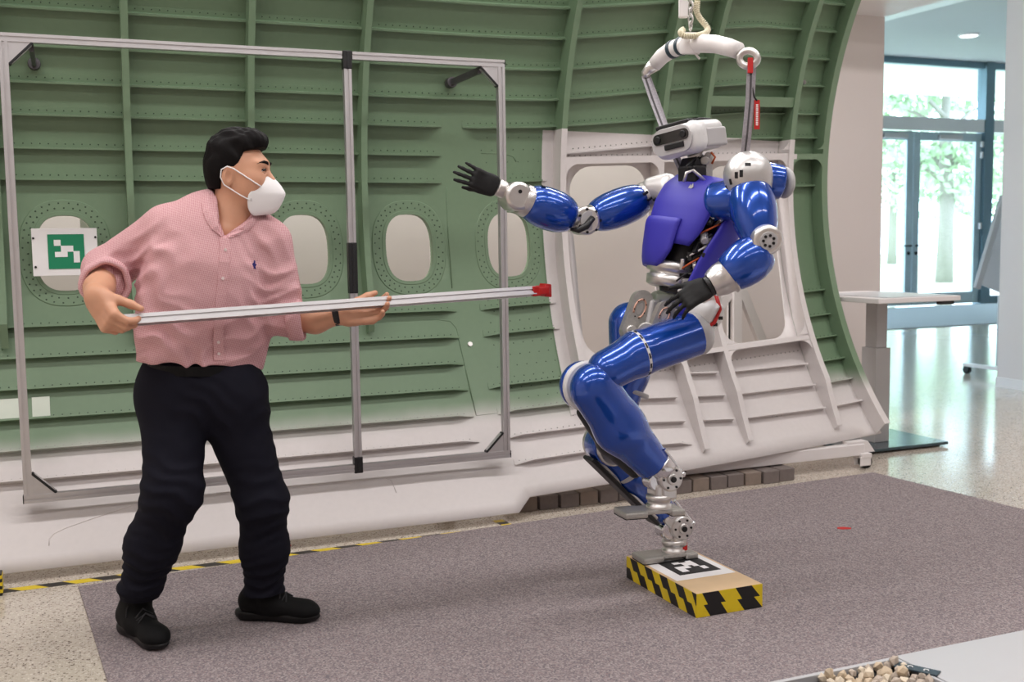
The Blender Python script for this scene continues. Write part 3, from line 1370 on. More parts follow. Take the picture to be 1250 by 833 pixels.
HT = empty('hazard_tape', (0, 4.465, 0), 'yellow and black striped floor tape along the fuselage base', 'tape')
x = -1.3
i = 0
while x < 1.62:
    L = .098
    sl = .05
    m = MB()
    ty = lambda xx, yy: yy+.016*xx
    qs = [(x, ty(x, 4.440)), (x+L, ty(x+L, 4.440)), (x+L-sl, ty(x+L-sl, 4.490)), (x-sl, ty(x-sl, 4.490))]
    m.add([(*q_, .0003) for q_ in qs]+[(*q_, .0009) for q_ in qs],
          [(0, 1, 2, 3), (4, 5, 6, 7), (0, 1, 5, 4), (1, 2, 6, 5), (2, 3, 7, 6), (3, 0, 4, 7)])
    m.build('stripe', 'yellow_tape' if i % 2 else 'black_tape', HT)
    x += L
    i += 1
HT2 = empty('hazard_tape', (1.83, 4.55, 0), 'short cut piece of striped tape beside the bricks', 'tape')
for k in range(3):
    y0 = 4.50+k*.042
    m = MB().box((1.80-(y0-4.5)*.1, y0, .0003), (1.85-(y0-4.5)*.1, y0+.042, .0009))
    m.build('stripe', 'black_tape' if k == 1 else 'yellow_tape', HT2)
HB = empty('hazard_block', (-.36, 4.42, 0), 'low block wrapped in yellow and black tape beside the panel base', 'block')
MB().box((-.5, 4.40, .0), (-.283, 4.46, .085), .003).build('core', 'black_tape', HB)
for k in range(3):
    z0 = .006+k*.027
    MB().prism([(-.5, z0+.01), (-.2815, z0-.004+.01), (-.2815, z0+.009+.01), (-.5, z0+.022)], (0, 4.3985, 0), (1, 0, 0), (0, 0, 1), (0, 1, 0), .062).build('stripe', 'yellow_tape', HB)

rb = np.random.default_rng(5)
proto = None
bx = 1.965
ORD = ['first', 'second', 'third', 'fourth', 'fifth', 'sixth', 'seventh', 'eighth', 'ninth', 'tenth', 'eleventh', 'twelfth', 'thirteenth', 'fourteenth', 'fifteenth', 'sixteenth']
for k in range(15):
    w = .098
    dy = rb.uniform(-.01, .012)
    y0 = 4.705+dy
    m = MB()
    m.obox((bx+w/2, y0+.1, .034), ((_c(.03*rb.normal()), 0, 0), (0, 1, 0), (0, 0, 1)), (w/2, .1, .034), .004)
    o = m.build('brick', 'brick_grey' if k % 3 else 'brick_brown')
    tag(o, 'grey paving brick under the white panel edge, %s from the step in that edge' % ORD[k], 'brick', 'paving bricks under the fuselage')
    bx += .1085
for k, (x_, y_) in enumerate(((2.72, 4.75), (2.83, 4.76))):
    m = MB()
    m.obox((x_+.049, y_+.1, .103), np.eye(3), (.049, .1, .034), .004)
    o = m.build('brick', 'brick_grey')
    tag(o, 'grey paving brick lying on top of the row, %s the castor' % ('farther from' if k == 0 else 'nearer to'), 'brick', 'paving bricks under the fuselage')

q = onZ(1030, 647)
m = MB()
m.prism([(-.03, -.01), (-.01, -.022), (.03, -.012), (.034, .008), (.0, .02), (-.026, .012)], (q[0], q[1], .0066), (.85, -.5, 0), (.5, .85, 0), (0, 0, 1), .0015)
tag(m.build('tape_scrap', 'red_fabric'), 'small red scrap of tape stuck on the carpet', 'tape')
q = onZ(350, 668)
m = MB()
m.prism([(-.018, -.006), (.012, -.012), (.02, .004), (-.004, .016)], (q[0], q[1], .001), (1, 0, 0), (0, 1, 0), (0, 0, 1), .006)
tag(m.build('plastic_chip', 'red_plastic'), 'small red plastic chip on the floor by the hazard tape', 'debris')

# ------------------------------------------------------------------ taped wooden step for the robot
BX0, BX1, BY0, BY1, BZ = 1.942, 2.212, 3.088, 3.585, .092
ST = empty('step_box', ((BX0+BX1)/2, (BY0+BY1)/2, .006), 'low wooden box with black and yellow taped sides under the robot foot', 'box')
MB().box((BX0, BY0, .0064), (BX1, BY1, BZ), .002).build('wooden_body', 'wood', ST)
for row in range(2):
    z0, z1 = .0066+row*.042, .0066+(row+1)*.042
    n = 9
    L = (BY1-BY0)/n
    for k in range(n):      # long side, facing -X
        sh = .028
        ya, yb = BY0+k*L, BY0+(k+1)*L
        pts = [(max(BY0, ya), z1), (yb, z1), (min(BY1, yb-sh*0+.0)-sh, z0), (max(BY0, ya-sh), z0)]
        pts = [(ya, z0), (yb, z0), (min(BY1, yb+sh), z1), (min(BY1, ya+sh), z1)]
        m = MB()
        m.prism(pts, (BX0-.0015, 0, 0), (0, 1, 0), (0, 0, 1), (1, 0, 0), .0015)
        m.build('tape_stripe', ('yellow_tape', 'black_tape')[(k+(row == 0)*1) % 2], ST)
    m = MB().prism([(BY0, z0), (BY0+.001, z0), (BY0+.028, z1), (BY0, z1)], (BX0-.0015, 0, 0), (0, 1, 0), (0, 0, 1), (1, 0, 0), .0014)
    m.build('tape_stripe', ('black_tape', 'yellow_tape')[(row == 0)*1], ST)
    xs_ = [BX0, BX0+.045, BX0+.118, BX0+.185, BX1-.01, BX1]
    xs2 = [BX0, BX0+.022, BX0+.088, BX0+.158, BX0+.225, BX1]
    if row == 0:
        xs_, xs2 = [BX0, BX0+.055, BX0+.125, BX0+.195, BX1, BX1], [BX0, BX0+.028, BX0+.098, BX0+.165, BX0+.235, BX1]
    for k in range(5):      # short side, facing the camera
        if xs_[k+1]-xs_[k]+xs2[k+1]-xs2[k] < .002:
            continue
        m = MB()
        m.prism([(xs_[k], z0), (xs_[k+1]+.0001, z0), (xs2[k+1]+.0001, z1), (xs2[k], z1)], (0, BY0-.0015, 0), (1, 0, 0), (0, 0, 1), (0, 1, 0), .0015)
        m.build('tape_stripe', ('yellow_tape', 'black_tape')[(k+(row == 0)*0) % 2], ST)
pp = MB().box((BX0+.012, 3.235, BZ), (BX1-.012, 3.545, BZ+.0006)).build('marker_sheet', 'white_print', ST)
mk = MB().box((BX0+.055, 3.285, BZ+.0006), (BX1-.04, 3.455, BZ+.001)).build('marker_square', 'black_print', pp)
u1, v1 = .175/6, .17/6
mx0, my0 = BX0+.055, 3.285
for (a, b, c, d) in ((1, 2, 1.0, 3.2), (2, 3, 2.2, 3.2), (2.6, 3.6, 3.2, 4.6), (3.6, 4.4, 2.6, 5.0), (1.6, 2.6, 4.2, 5.0), (4.2, 5, 1.2, 2.4)):
    MB().box((mx0+a*u1, my0+c*v1, BZ+.001), (mx0+b*u1, my0+d*v1, BZ+.0013)).build('marker_cell', 'white_print', mk)

# ------------------------------------------------------------------ height-adjustable desk, plate on the floor
DK = empty('standing_desk', (4.72, 5.35, 0), 'white height-adjustable desk with a grey column leg beside the fuselage end', 'desk')
m = MB()
m.box((4.36, 4.97, .915), (4.985, 5.8, .945), .004)
m.build('desktop', 'white_lacquer', DK)
m = MB()
m.box((4.60, 5.26, .62), (4.685, 5.36, .915), .004)
m.build('leg_upper', 'grey_leg', DK)
m = MB()
m.box((4.585, 5.245, .03), (4.70, 5.375, .62), .004)
m.build('leg_lower', 'grey_leg', DK)
m = MB()
m.box((4.33, 5.08, .012), (5.02, 5.64, .03), .003)
m.box((4.36, 5.12, 0), (4.42, 5.6, .012)).box((4.93, 5.12, 0), (4.99, 5.6, .012))
m.build('foot_plate', 'dark_plate', DK)
MB().box((4.84, 4.985, .893), (4.95, 5.02, .915), .004).build('control_panel', 'black_plastic', DK)
m = MB()
m.box((4.45, 5.0, .9452), (4.95, 5.6, .949), .001)
tag(m.build('desk_pad', 'panel_grey'), 'thin pale sheet lying on the standing desk', 'mat')
q = onZ(1085, 527, .03)
m = MB()
m.lathe((4.82, 5.56, .03), (4.82, 5.56, .055), [(0, .035), (.6, .035), (1, .026)], 20)
tag(m.build('rubber_puck', 'black_rubber'), 'small black round puck on the dark foot plate of the desk', 'puck')

# ------------------------------------------------------------------ entrance mat, mobile board
m = MB()
m.box((9.4, 12.0, 0), (18.5, 15.6, .012), .003)
tag(m.build('entrance_mat', 'mat_grey'), 'wide grey entrance mat before the glass doors', 'mat')
EB = empty('mobile_board', (8.1, 7.5, 0), 'tilted grey display board on castors behind the white wall end', 'board')
for s in (0, .85):
    o_ = np.array((7.87+s, 7.49, 0))
    MB().obox(o_+(0.0, .0, .085), np.eye(3), (.03, .29, .015), .004).build('foot', 'white_lacquer', EB)
    for d in (-.26, .26):
        MB().cyl(o_+(-.02, d, .038), o_+(.02, d, .038), .038, 18, bev=.005).build('wheel', 'black_rubber', EB)
    MB().obox(o_+(.12, .0, .42), np.eye(3), (.015, .02, .33)).build('upright', 'grey_leg', EB)
ra, rb_ = P(1223, 246, 7.49), P(1194, 346, 7.49)
rd = unit(ra-rb_)
rp = np.cross((0, 1.0, 0), rd)
rp = rp if rp[0] > 0 else -rp
L_ = np.linalg.norm(ra-rb_)
m = MB()
m.obox((ra+rb_)/2+rp*.46, (rp, rd, (0, 1, 0)), (.42, L_/2, .012), .006)
m.build('panel', 'panel_grey', EB)
m = MB()
m.obox((ra+rb_)/2, (rp, rd, (0, 1, 0)), (.03, L_/2+.05, .02), .004)
m.build('edge_rail', 'grey_leg', EB)

# ------------------------------------------------------------------ demonstration tray with stones, bottom right
TR = empty('stone_tray', (2.0, 2.2, .006), 'shallow tray filled with pale stones on the carpet', 'tray')
m = MB()
m.box((1.55, 1.75, .0066), (2.262, 2.482, .012))
m.build('tray_floor', 'dark_mech', TR)
for lo, hi in (((1.55, 2.47, .0066), (2.262, 2.486, .034)), ((1.55, 1.75, .0066), (2.262, 1.762, .034)), ((1.55, 1.762, .0066), (1.562, 2.47, .034)), ((2.252, 1.762, .0066), (2.262, 2.47, .034))):
    MB().box(lo, hi, .002).build('rim', 'panel_grey', TR)
PL = MB().box((2.268, 1.4, .0066), (4.2, 2.49, .034), .003).build('floor_panel', 'panel_grey')
tag(PL, 'flat light grey panel lying on the carpet beside the stone tray', 'panel')
LB = empty('label_plate', (2.33, 2.43, .034), 'small dark label plate on the edge of the grey panel', 'label')
u2 = unit((.50, -.86, 0))
v2_ = np.array((-u2[1], u2[0], 0))
lc = (onZ(1095, 814, .037)+onZ(1139, 826, .037))/2+v2_*.022
lc[2] = .0365
lb = MB().obox(lc, (u2, v2_, (0, 0, 1)), (.062, .02, .0025), .001).build('plate', 'label_blue', LB)
for s in (-.02, .026):
    m = MB()
    c = lc+u2*s+np.array((0, 0, .0026))
    m.tube([c+.007*(math.cos(k*.7)*u2+math.sin(k*.7)*v2_) for k in range(7)], .0016, 6)
    m.build('symbol', 'white_print', LB)
rs = np.random.default_rng(3)
stone_meshes = []
for k in range(6):
    bm = bmesh.new()
    bmesh.ops.create_icosphere(bm, subdivisions=1, radius=1)
    for v in bm.verts:
        v.co *= rs.uniform(.72, 1.12)
    me = bpy.data.meshes.new('stone')
    bm.to_mesh(me)
    bm.free()
    me.materials.append(MATS[('pebble', 'pebble_b', 'pebble_c')[k % 3]])
    stone_meshes.append(me)
for i in range(9):
    for j in range(5):
        x_ = 1.97+i*.034+rs.uniform(-.006, .006)
        y_ = 2.452-j*.036+rs.uniform(-.006, .006)
        if x_ > 2.243:
            continue
        for lay in range(2 if (i*3+j*5) % 7 == 0 else 1):
            o = bpy.data.objects.new('stone', stone_meshes[rs.integers(6)])
            COL.objects.link(o)
            s = rs.uniform(.015, .02)
            o.scale = (s*1.15, s, s*.85)
            o.rotation_euler = tuple(rs.uniform(0, 6, 3))
            o.location = (x_+lay*.012, y_-lay*.012, .025+lay*.018)
            tag(o, 'pale rounded stone lying in the shallow tray', 'stone', 'stones in the tray')

# ------------------------------------------------------------------ the man
simple('skin', (205, 152, 122), .5, var=.06, scale=22, bump=.08, bscale=260)
MATS['skin'].node_tree.nodes['Principled BSDF'].inputs['Subsurface Weight'].default_value = .12
MATS['skin'].node_tree.nodes['Principled BSDF'].inputs['Subsurface Radius'].default_value = (.02, .008, .005)
simple('hair', (12, 9, 9), .6, var=.3, scale=60, bump=.6, bscale=160, spec=.12)
simple('mask', (240, 238, 238), .7, var=.01, bump=.06, bscale=500)
simple('trousers', (21, 21, 31), .85, var=.12, scale=40, bump=.1, bscale=500, spec=.15)
simple('shoe_black', (13, 13, 14), .75, var=.1, bump=.25, bscale=420, spec=.2)
simple('sole_black', (17, 16, 17), .45, var=.05, spec=.3)
simple('lace', (44, 44, 46), .8)
simple('belt', (9, 9, 10), .5, spec=.2)
simple('eye_dark', (24, 16, 14), .3)
simple('logo_navy', (38, 34, 110), .6)
simple('button', (232, 214, 212), .3)
# fine pink and white check
t = NT('shirt')
p_ = t.pos()
mp = t.n('ShaderNodeMapping')
mp.inputs['Rotation'].default_value = (.1, .12, .25)
t.l(p_, mp.inputs['Vector'])
sx = t.n('ShaderNodeSeparateXYZ')
t.l(mp.outputs[0], sx.inputs[0])
def strp(o):
    return t.math('GREATER_THAN', t.math('SINE', t.math('MULTIPLY', o, 2*math.pi/.0042)), 0.0)
ck = t.math('MULTIPLY', t.math('ADD', strp(sx.outputs[0]), strp(sx.outputs[2])), .5)
col = t.mixc(ck, lin(232, 202, 202), lin(184, 112, 121))
t.set(Base_Color=t.mixc(t.math('MULTIPLY', t.noise(p_, 9, 3), .25), col, lin(202, 150, 154)), Roughness=.85)
t.b.inputs['Specular IOR Level'].default_value = .2
t.bump(t.noise(p_, 42, 3), .25, .004)

MAN = empty('person', (.43, 3.68, .006), 'man in a pink checked shirt, dark trousers and white mask pushing with a pole', 'person')


def hand_sdf(Wp, d, n, side, L, curls, spread=.10, thumb=None, tr=1.0):
    """palm and five fingers; d finger direction, n palm side, side=+1 right hand, -1 left hand"""
    d = unit(d)
    n = unit(np.array(n, float)-d*np.dot(n, d))
    t = np.cross(d, n)*side
    Wp = np.array(Wp, float)
    rots = lambda v, a: v*math.cos(a)+n*math.sin(a)
    pal = rbox(Wp+d*.27*L, (d, t, n), (.27*L, .205*L, .075*L), .06*L)
    heel = cap(Wp-d*.06*L, Wp+d*.15*L, .115*L, .15*L, n, .72)
    f = smin(.03*L*4, pal, heel)
    allp = [Wp-d*.1*L]
    fingers = []
    lens = (.40, .445, .415, .325)
    for i in range(4):
        off = (.155-.105*i)*L
        b = Wp+d*(.50-.015*abs(i-1)**1.5)*L+t*off
        dd = unit(d+t*spread*(1.3-i)*.6)
        a = 0.0
        seg = []
        ll = lens[i]*L
        pts = [b-dd*.10*L, b]
        for c, fr in zip(curls[i], (.45, .31, .24)):
            a += c
            pts.append(pts[-1]+unit(dd*math.cos(a)+n*math.sin(a))*ll*fr)
        rr = [.052*L, .05*L, .045*L, .041*L, .034*L]
        rr = [r*tr*(1-.06*(i == 3)*2) for r in rr]
        g = smin(.004, *[cap(pts[k], pts[k+1], rr[k], rr[k+1]) for k in range(4)])
        fingers.append(g)
        allp += pts
    if thumb is None:
        thumb = (.55, .75, .35, .35)
    bd = unit(d*thumb[0]+t*thumb[1]+n*thumb[2])
    b0 = Wp+d*.10*L+t*.13*L
    b1 = b0+bd*.22*L
    b2 = b1+unit(bd+d*thumb[3])*.19*L
    b3 = b2+unit(bd+d*thumb[3]*1.8)*.15*L
    th = smin(.006, cap(b0, b1, .085*L, .062*L), cap(b1, b2, .058*L*tr, .052*L*tr), cap(b2, b3, .052*L*tr, .038*L*tr))
    allp += [b0, b1, b2, b3]
    f = smin(.022, f, th)
    def F(p):
        a_ = f(p)
        fm = np.minimum.reduce([g(p) for g in fingers])
        k = .012
        h_ = np.maximum(k-np.abs(a_-fm), 0)/k
        return np.minimum(a_, fm)-h_*h_*k*.25
    return F, allp


# pole first: hands close on it
PA, PB = P(141, 392.5, 3.405), P(652, 355.5, 3.62)
POLE = empty('push_pole', tuple((PA+PB)/2), 'long slotted aluminium pole with a red end piece held by the man', 'pole')
profile_bar(PA, PB, .031, (0, .35, 1)).build('rail', 'alu', POLE)
pd = unit(PB-PA)
pu = unit(np.array((0, 0, 1.0))-pd*pd[2])
pv = np.cross(pd, pu)
tip = smin(.004, rbox(PB+pd*.012, (pd, pu, pv), (.026, .0185, .0185), .003), rbox(PB+pd*.050, (pd, unit(pu+.15*pd), pv), (.014, .024, .022), .004), rbox(PB+pd*.033, (pd, pu, pv), (.02, .014, .026), .004))
sdf_obj('end_piece', tip, *bounds([PB-pd*.04, PB+pd*.08], .05), .0022, 'red_plastic', POLE)

# joints
YB = 3.66
fb = unit((.22, -.975, 0))                      # where the chest faces
lb_ = np.array((-fb[1], fb[0], 0))              # his left (image right)
hem = P(244, 446, YB)
waist = P(249, 398, YB)
chest = P(264, 330, YB-.01)
neckb = P(277, 262, YB-.01)
shR, shL = P(203, 284, YB+.0), P(326, 297, YB-.04)
elR, elL = P(130, 330, YB+.12), P(351, 386, YB-.03)
wrR, wrL = P(117, 362, 3.455), P(416, 384.5, 3.565)

# shirt
tor = smin(.09, cap(P(246, 452, YB), waist, .192, .188, fb, .66), cap(waist, chest, .188, .205, fb, .64), cap(chest, P(267, 300, YB), .2, .17, fb, .62))
shd = smin(.05, cap(shR, P(251, 276, YB), .064, .052, fb, .9), cap(shL, P(296, 277, YB-.02), .062, .050, fb, .9), cap(P(266, 295, YB), P(278, 276, YB), .10, .07, fb, .8))
slR = smin(.03, cap(shR, elR, .083, .073), cap(elR, P(129, 345, 3.66), .071, .068))
slL = smin(.03, cap(shL, elL, .079, .066), cap(elL, P(364, 391, YB-.06), .064, .060))
body = smin(.05, tor, shd)
arms = lambda p: np.minimum(slR(p), slL(p))
nkh = smin(.03, cap(P(284, 235, YB-.03), P(281, 268, YB-.05), .064, .060), cap(P(281, 266, YB-.08), P(274, 287, YB-.15), .05, .012))
sf0 = smin(.035, body, slR, slL)
sf = lambda p: np.maximum(sf0(p), -nkh(p))
hemz = hem[2]
def hem_cut(p):
    q = p-np.array((hem[0], YB, hemz))
    wv = hemz+.004+(-.15*q[:, 0])+.007*np.sin(q[:, 0]*14+1.0)+.002*np.sin(q[:, 0]*41)
    return np.maximum(sf(p), wv-p[:, 2])
dR = unit(P(129, 352, 3.56)-P(128, 338, 3.70))
cR = P(129, 347, 3.60)
cL = P(367, 391.5, YB-.07)
dL = unit(wrL-elL)
def cuff_cut(p):
    d = hem_cut(p)
    a = np.where((((p-elR)**2).sum(1) < .22**2) & (p[:, 0] < .14), (p-cR)@dR, -9)
    b = np.where(((p-elL)**2).sum(1) < .2**2, (p-cL)@dL, -9)
    return np.maximum(np.maximum(d, a), b)
shirt_f = folds(cuff_cut, .0075, [
    (P(205, 405, 3.54), .13, (.62, 0, .78), .085, 1.2), (P(285, 425, 3.54), .11, (.5, .1, -.85), .075, 1.0),
    (P(215, 345, 3.55), .09, (.45, 0, .9), .09, .9), (P(318, 385, 3.54), .09, (.85, 0, .5), .075, .9),
    (P(203, 305, 3.56), .06, (.9, 0, .45), .06, .9), (P(165, 305, 3.6), .10, (.75, .2, -.6), .07, .8), (P(125, 335, 3.66), .10, (.5, .5, -.7), .035, .7),
    (P(335, 335, 3.56), .08, (.25, 0, 1), .065, 1.1), (P(352, 375, 3.56), .08, (-.2, .2, 1), .046, 1.2), (P(245, 440, 3.55), .14, (1, 0, .25), .10, .7),
    (P(322, 300, 3.57), .08, (.8, 0, .6), .04, .8)])
pts_ = [elR-.02, elL, shR, shL, hem, neckb, P(246, 452, YB)]
lo_, hi_ = bounds(pts_, .22)
sdf_obj('shirt', shirt_f, (lo_[0]+.08, YB-.28, hemz-.07), (hi_[0]-.08, YB+.30, neckb[2]+.09), .0066, 'shirt', MAN)

# rolled cuffs
def cuff(c, d, r1, r2, name='cuff'):
    d = unit(d)
    u = unit(np.cross(d, (0, 0, 1.0)))
    v = np.cross(d, u)
    m = MB()
    prof = [(-.045, -.004), (-.042, .006), (-.02, .009), (0, .008), (.008, .002), (.008, -.004), (.0, -.010), (-.02, -.012)]
    n = 36
    vs, fs = [], []
    for k in range(n):
        q = 2*math.pi*k/n
        for s, o in prof:
            rr = 1+.03*math.sin(3*q+1)+.02*math.sin(7*q)
            tilt = .006*math.sin(q+.6)
            vs.append(c+d*(s+tilt)+(math.cos(q)*u*(r1*rr+o)+math.sin(q)*v*(r2*rr+o)))
    m_ = len(prof)
    for k in range(n):
        k2 = (k+1) % n
        for j in range(m_):
            j2 = (j+1) % m_
            fs.append((k*m_+j, k*m_+j2, k2*m_+j2, k2*m_+j))
    m.add(vs, fs, True)
    return m.build(name, 'shirt', MAN)


cuff(cR, dR, .070, .070)
cuff(cL, dL, .062, .062)

# placket and buttons, chest logo: laid on the shirt front
def on_shirt(x, y, off=.002):
    d = ray(x, y)
    t0 = 3.1/d[1]
    t1 = 3.75/d[1]
    ts = np.linspace(t0, t1, 260)
    v = shirt_f(CP+ts[:, None]*d)
    i = int(np.argmax(v < 0))
    return CP+d*(ts[i])-unit(d)*off


pl_ = [on_shirt(x, y, .003) for x, y in ((274, 291), (275, 305), (273.5, 320), (272, 340), (270, 360), (268.5, 380), (267, 400), (266.5, 418), (267, 432), (267.5, 440))]
MB().ribbon(pl_, (1, .1, 0), .032, .004).build('placket', 'shirt', MAN)
for i_ in (1, 3, 5, 7, 8):
    c = pl_[i_]+np.array((0, -.003, 0))
    MB().cyl(c, c+np.array((0, -.002, 0)), .005, 12).build('button', 'button', MAN)
lg = on_shirt(310, 324, .002)
m = MB()
m.prism([(-.004, -.016), (.001, -.010), (.006, -.013), (.004, -.004), (.009, .002), (.004, .006), (.005, .013), (.001, .017), (-.001, .009), (-.006, .004), (-.003, -.003), (-.007, -.009)], lg, (1, 0.1, 0), (0, 0, 1), (0, -1, 0), .0025)
m.build('logo', 'logo_navy', MAN)

# forearms and hands (one skin mesh each side), head and neck
hR, hpR = hand_sdf(wrR, unit(P(133, 390, 3.40)-wrR), (.80, .45, -.05), 1, .21, ((.75, .75, .5), (.85, .85, .5), (.95, .9, .55), (1.0, .9, .6)), .03, thumb=(.70, .30, .70, .15), tr=1.2)
armR = smin(.02, hR, cap(elR+.01, P(121, 352, 3.56), .05, .043), cap(P(121, 352, 3.56), wrR, .043, .033, fb, .9))
sdf_obj('forearm', armR, *bounds(list(hpR)+[elR], .045), .0034, 'skin', MAN, 'bare right forearm gripping the pole end')
hL, hpL = hand_sdf(wrL+np.array((.008, 0, -.002)), (.97, -.02, .06), (.0, -.80, .60), -1, .20, ((.45, .45, .35), (.5, .5, .4), (.55, .55, .4), (.6, .6, .4)), .03, thumb=(.85, .42, .22, .4), tr=1.2)
armL = smin(.02, hL, cap(elL, P(385, 390, 3.60), .052, .046), cap(P(385, 390, 3.60), wrL, .046, .030))
sdf_obj('forearm', armL, *bounds(list(hpL)+[elL], .06), .0034, 'skin', MAN, 'bare left forearm supporting the pole')
wd = unit(wrL-P(385, 390, 3.60))
m = MB()
wc = wrL-wd*.012
m.lathe(wc-wd*.011, wc+wd*.011, [(0, .0335), (.1, .0355), (.9, .0355), (1, .0335)], 28)
m.build('watch_strap', 'black_plastic', MAN)
MB().obox(wc+np.array((0, .012, .034)), (wd, np.cross(wd, (0, 0, 1.0)), (0, 0, 1)), (.017, .017, .006), .004).build('watch_case', 'black_plastic', MAN)

# head frame
hf = unit((.90, -.42, -.04))                    # face direction
hu = unit(np.array((.03, 0, 1.0))-hf*np.dot((.03, 0, 1.0), hf))
hr = np.cross(hf, hu)                           # his right: towards the camera
HC = P(291, 211, YB-.045)                         # middle of the head
HS = .86
hp = lambda f_, r_, u_: HC+(hf*f_+hr*r_+hu*u_)*HS
ehd = lambda c, ax, r: ell(c, ax, np.array(r)*HS)
AXH = (hf, hr, hu)
skull = ehd(hp(-.012, 0, .034), AXH, (.104, .080, .100))
face = smin(.05, ehd(hp(.035, 0, -.005), AXH, (.070, .067, .085)), ehd(hp(.048, 0, -.075), AXH, (.048, .050, .050)), ehd(hp(.035, .035, -.06), AXH, (.05, .03, .05)), ehd(hp(.035, -.035, -.06), AXH, (.05, .03, .05)))
brow = ehd(hp(.092, 0, .032), AXH, (.020, .052, .016))
cheek = smin(.01, ehd(hp(.072, .038, -.025), AXH, (.028, .026, .026)), ehd(hp(.072, -.038, -.025), AXH, (.028, .026, .026)))
nose = smin(.012, cap(hp(.104, 0, .012), hp(.128, 0, -.028), .010, .014))
ear = sub(ehd(hp(-.016, .083, -.022), (hf+.25*hr, hr, hu-.12*hf), (.022, .012, .038)), ehd(hp(-.008, .094, -.020), (hf, hr, hu), (.011, .009, .022)))
ear2 = ehd(hp(-.016, -.083, -.022), AXH, (.020, .011, .034))
socket = ehd(hp(.110, .032, .008), AXH, (.014, .018, .010))
neck = cap(hp(-.025, 0, -.06), P(283, 263, YB-.02), .052, .058)
hd_ = smin(.03, smin(.035, skull, face), brow, cheek, neck)
hd_ = smin(.012, hd_, nose)
hd_ = smin(.008, hd_, ear, ear2)
hd_ = (lambda f0, g0: (lambda p: np.maximum(f0(p), -g0(p)-.0)))(hd_, socket)
neck_low = smin(.05, cap(P(282, 264, YB-.03), P(276, 283, YB-.075), .056, .036), cap(P(282, 264, YB-.03), P(280, 290, YB-.02), .056, .06))
hd_ = smin(.04, hd_, neck_low)
lo_, hi_ = bounds([hp(.15, 0, 0), hp(-.13, 0, 0), hp(0, .11, 0), hp(0, -.11, 0), hp(0, 0, .15), P(277, 292, YB-.06)], .03)
sdf_obj('head', hd_, lo_, hi_, .0042, 'skin', MAN)
# hair: a cap over the skull, cut along the hairline
hsk = smin(.04, ehd(hp(-.016, 0, .050), AXH, (.112, .088, .118)), ehd(hp(.048, 0, .118), (hf, hr, hu), (.062, .062, .042)), ehd(hp(-.06, 0, -.02), AXH, (.062, .072, .082)))
def hair_f(p):
    q = (p-HC)@np.array((hf, hr, hu)).T/HS
    d = hsk(p)
    d = d-(.0016*np.sin(q[:, 1]*190+q[:, 0]*70+2.2*np.sin(q[:, 0]*38+q[:, 2]*30))+.0014*np.sin(q[:, 1]*330-q[:, 0]*90+1.5*np.sin(q[:, 2]*60))+.0022*np.sin(q[:, 0]*60+q[:, 2]*55+1.7*np.sin(q[:, 1]*45)))*np.clip((q[:, 2]-.0)*10, .2, 1)
    # hairline: forehead, temple, round the ear, nape
    front = q[:, 0]-np.interp(q[:, 2], [-.10, -.03, .0, .03, .048, .075, .10, .16], [-.05, -.045, .0, .022, .032, .040, .12, .2])
    nape = -.066-q[:, 2]+.0*q[:, 0]
    earc = .030-np.sqrt(((q[:, 0]+.014)/1.0)**2+((q[:, 2]+.030)/1.5)**2)
    return np.maximum(np.maximum(d, front), np.maximum(nape, np.where(np.abs(q[:, 1]) > .045, earc, -1)))
sdf_obj('hair', hair_f, *bounds([hp(.13, 0, .16), hp(-.15, 0, -.12), hp(0, .12, 0), hp(0, -.12, 0), hp(.1, .05, .15)], .02), .0042, 'hair', MAN)
# collar: two leaves turned down over the shirt
def surf(x, y, off):
    d = ray(x, y)
    ts = np.linspace(3.1/d[1], 3.85/d[1], 300)
    q = CP+ts[:, None]*d
    v = np.minimum(shirt_f(q), hd_(q))
    i = int(np.argmax(v < 0)) if (v < 0).any() else int(np.argmin(v))
    return CP+d*ts[i]-unit(d)*off


def collar_leaf(top, bot):
    n, k_ = len(top), 4
    m = MB()
    vs, fs = [], []
    for (a, b) in zip(top, bot):
        for t_ in np.linspace(0, 1, k_):
            x, y = a[0]+(b[0]-a[0])*t_, a[1]+(b[1]-a[1])*t_
            vs.append(surf(x, y, .006+.005*math.sin(math.pi*min(1, t_*1.1))))
    N = len(vs)
    vs += [v+np.array((.0, .012, 0)) for v in vs]
    for i in range(n-1):
        for j in range(k_-1):
            a, b, c, d = i*k_+j, i*k_+j+1, (i+1)*k_+j+1, (i+1)*k_+j
            fs += [(a, b, c, d), (N+d, N+c, N+b, N+a)]
    rim = list(range(k_))+[i*k_+k_-1 for i in range(1, n)]+[(n-1)*k_+j for j in range(k_-2, -1, -1)]+[i*k_ for i in range(n-2, 0, -1)]
    fs += [(rim[q], rim[(q+1) % len(rim)], N+rim[(q+1) % len(rim)], N+rim[q]) for q in range(len(rim))]
    m.add(vs, fs, False)
    o = m.build('collar', 'shirt', MAN)
    return o


collar_leaf([(259, 234), (259.5, 241), (261, 250), (264.5, 261), (269, 273), (274, 287)], [(247, 241), (246, 249), (248, 259), (252, 270), (259, 280), (270, 288.5)])
collar_leaf([(276, 287), (284, 281), (293, 275), (301, 268.5), (307, 262)], [(279, 290), (291, 287.5), (302, 283), (310, 275), (313.5, 267)])
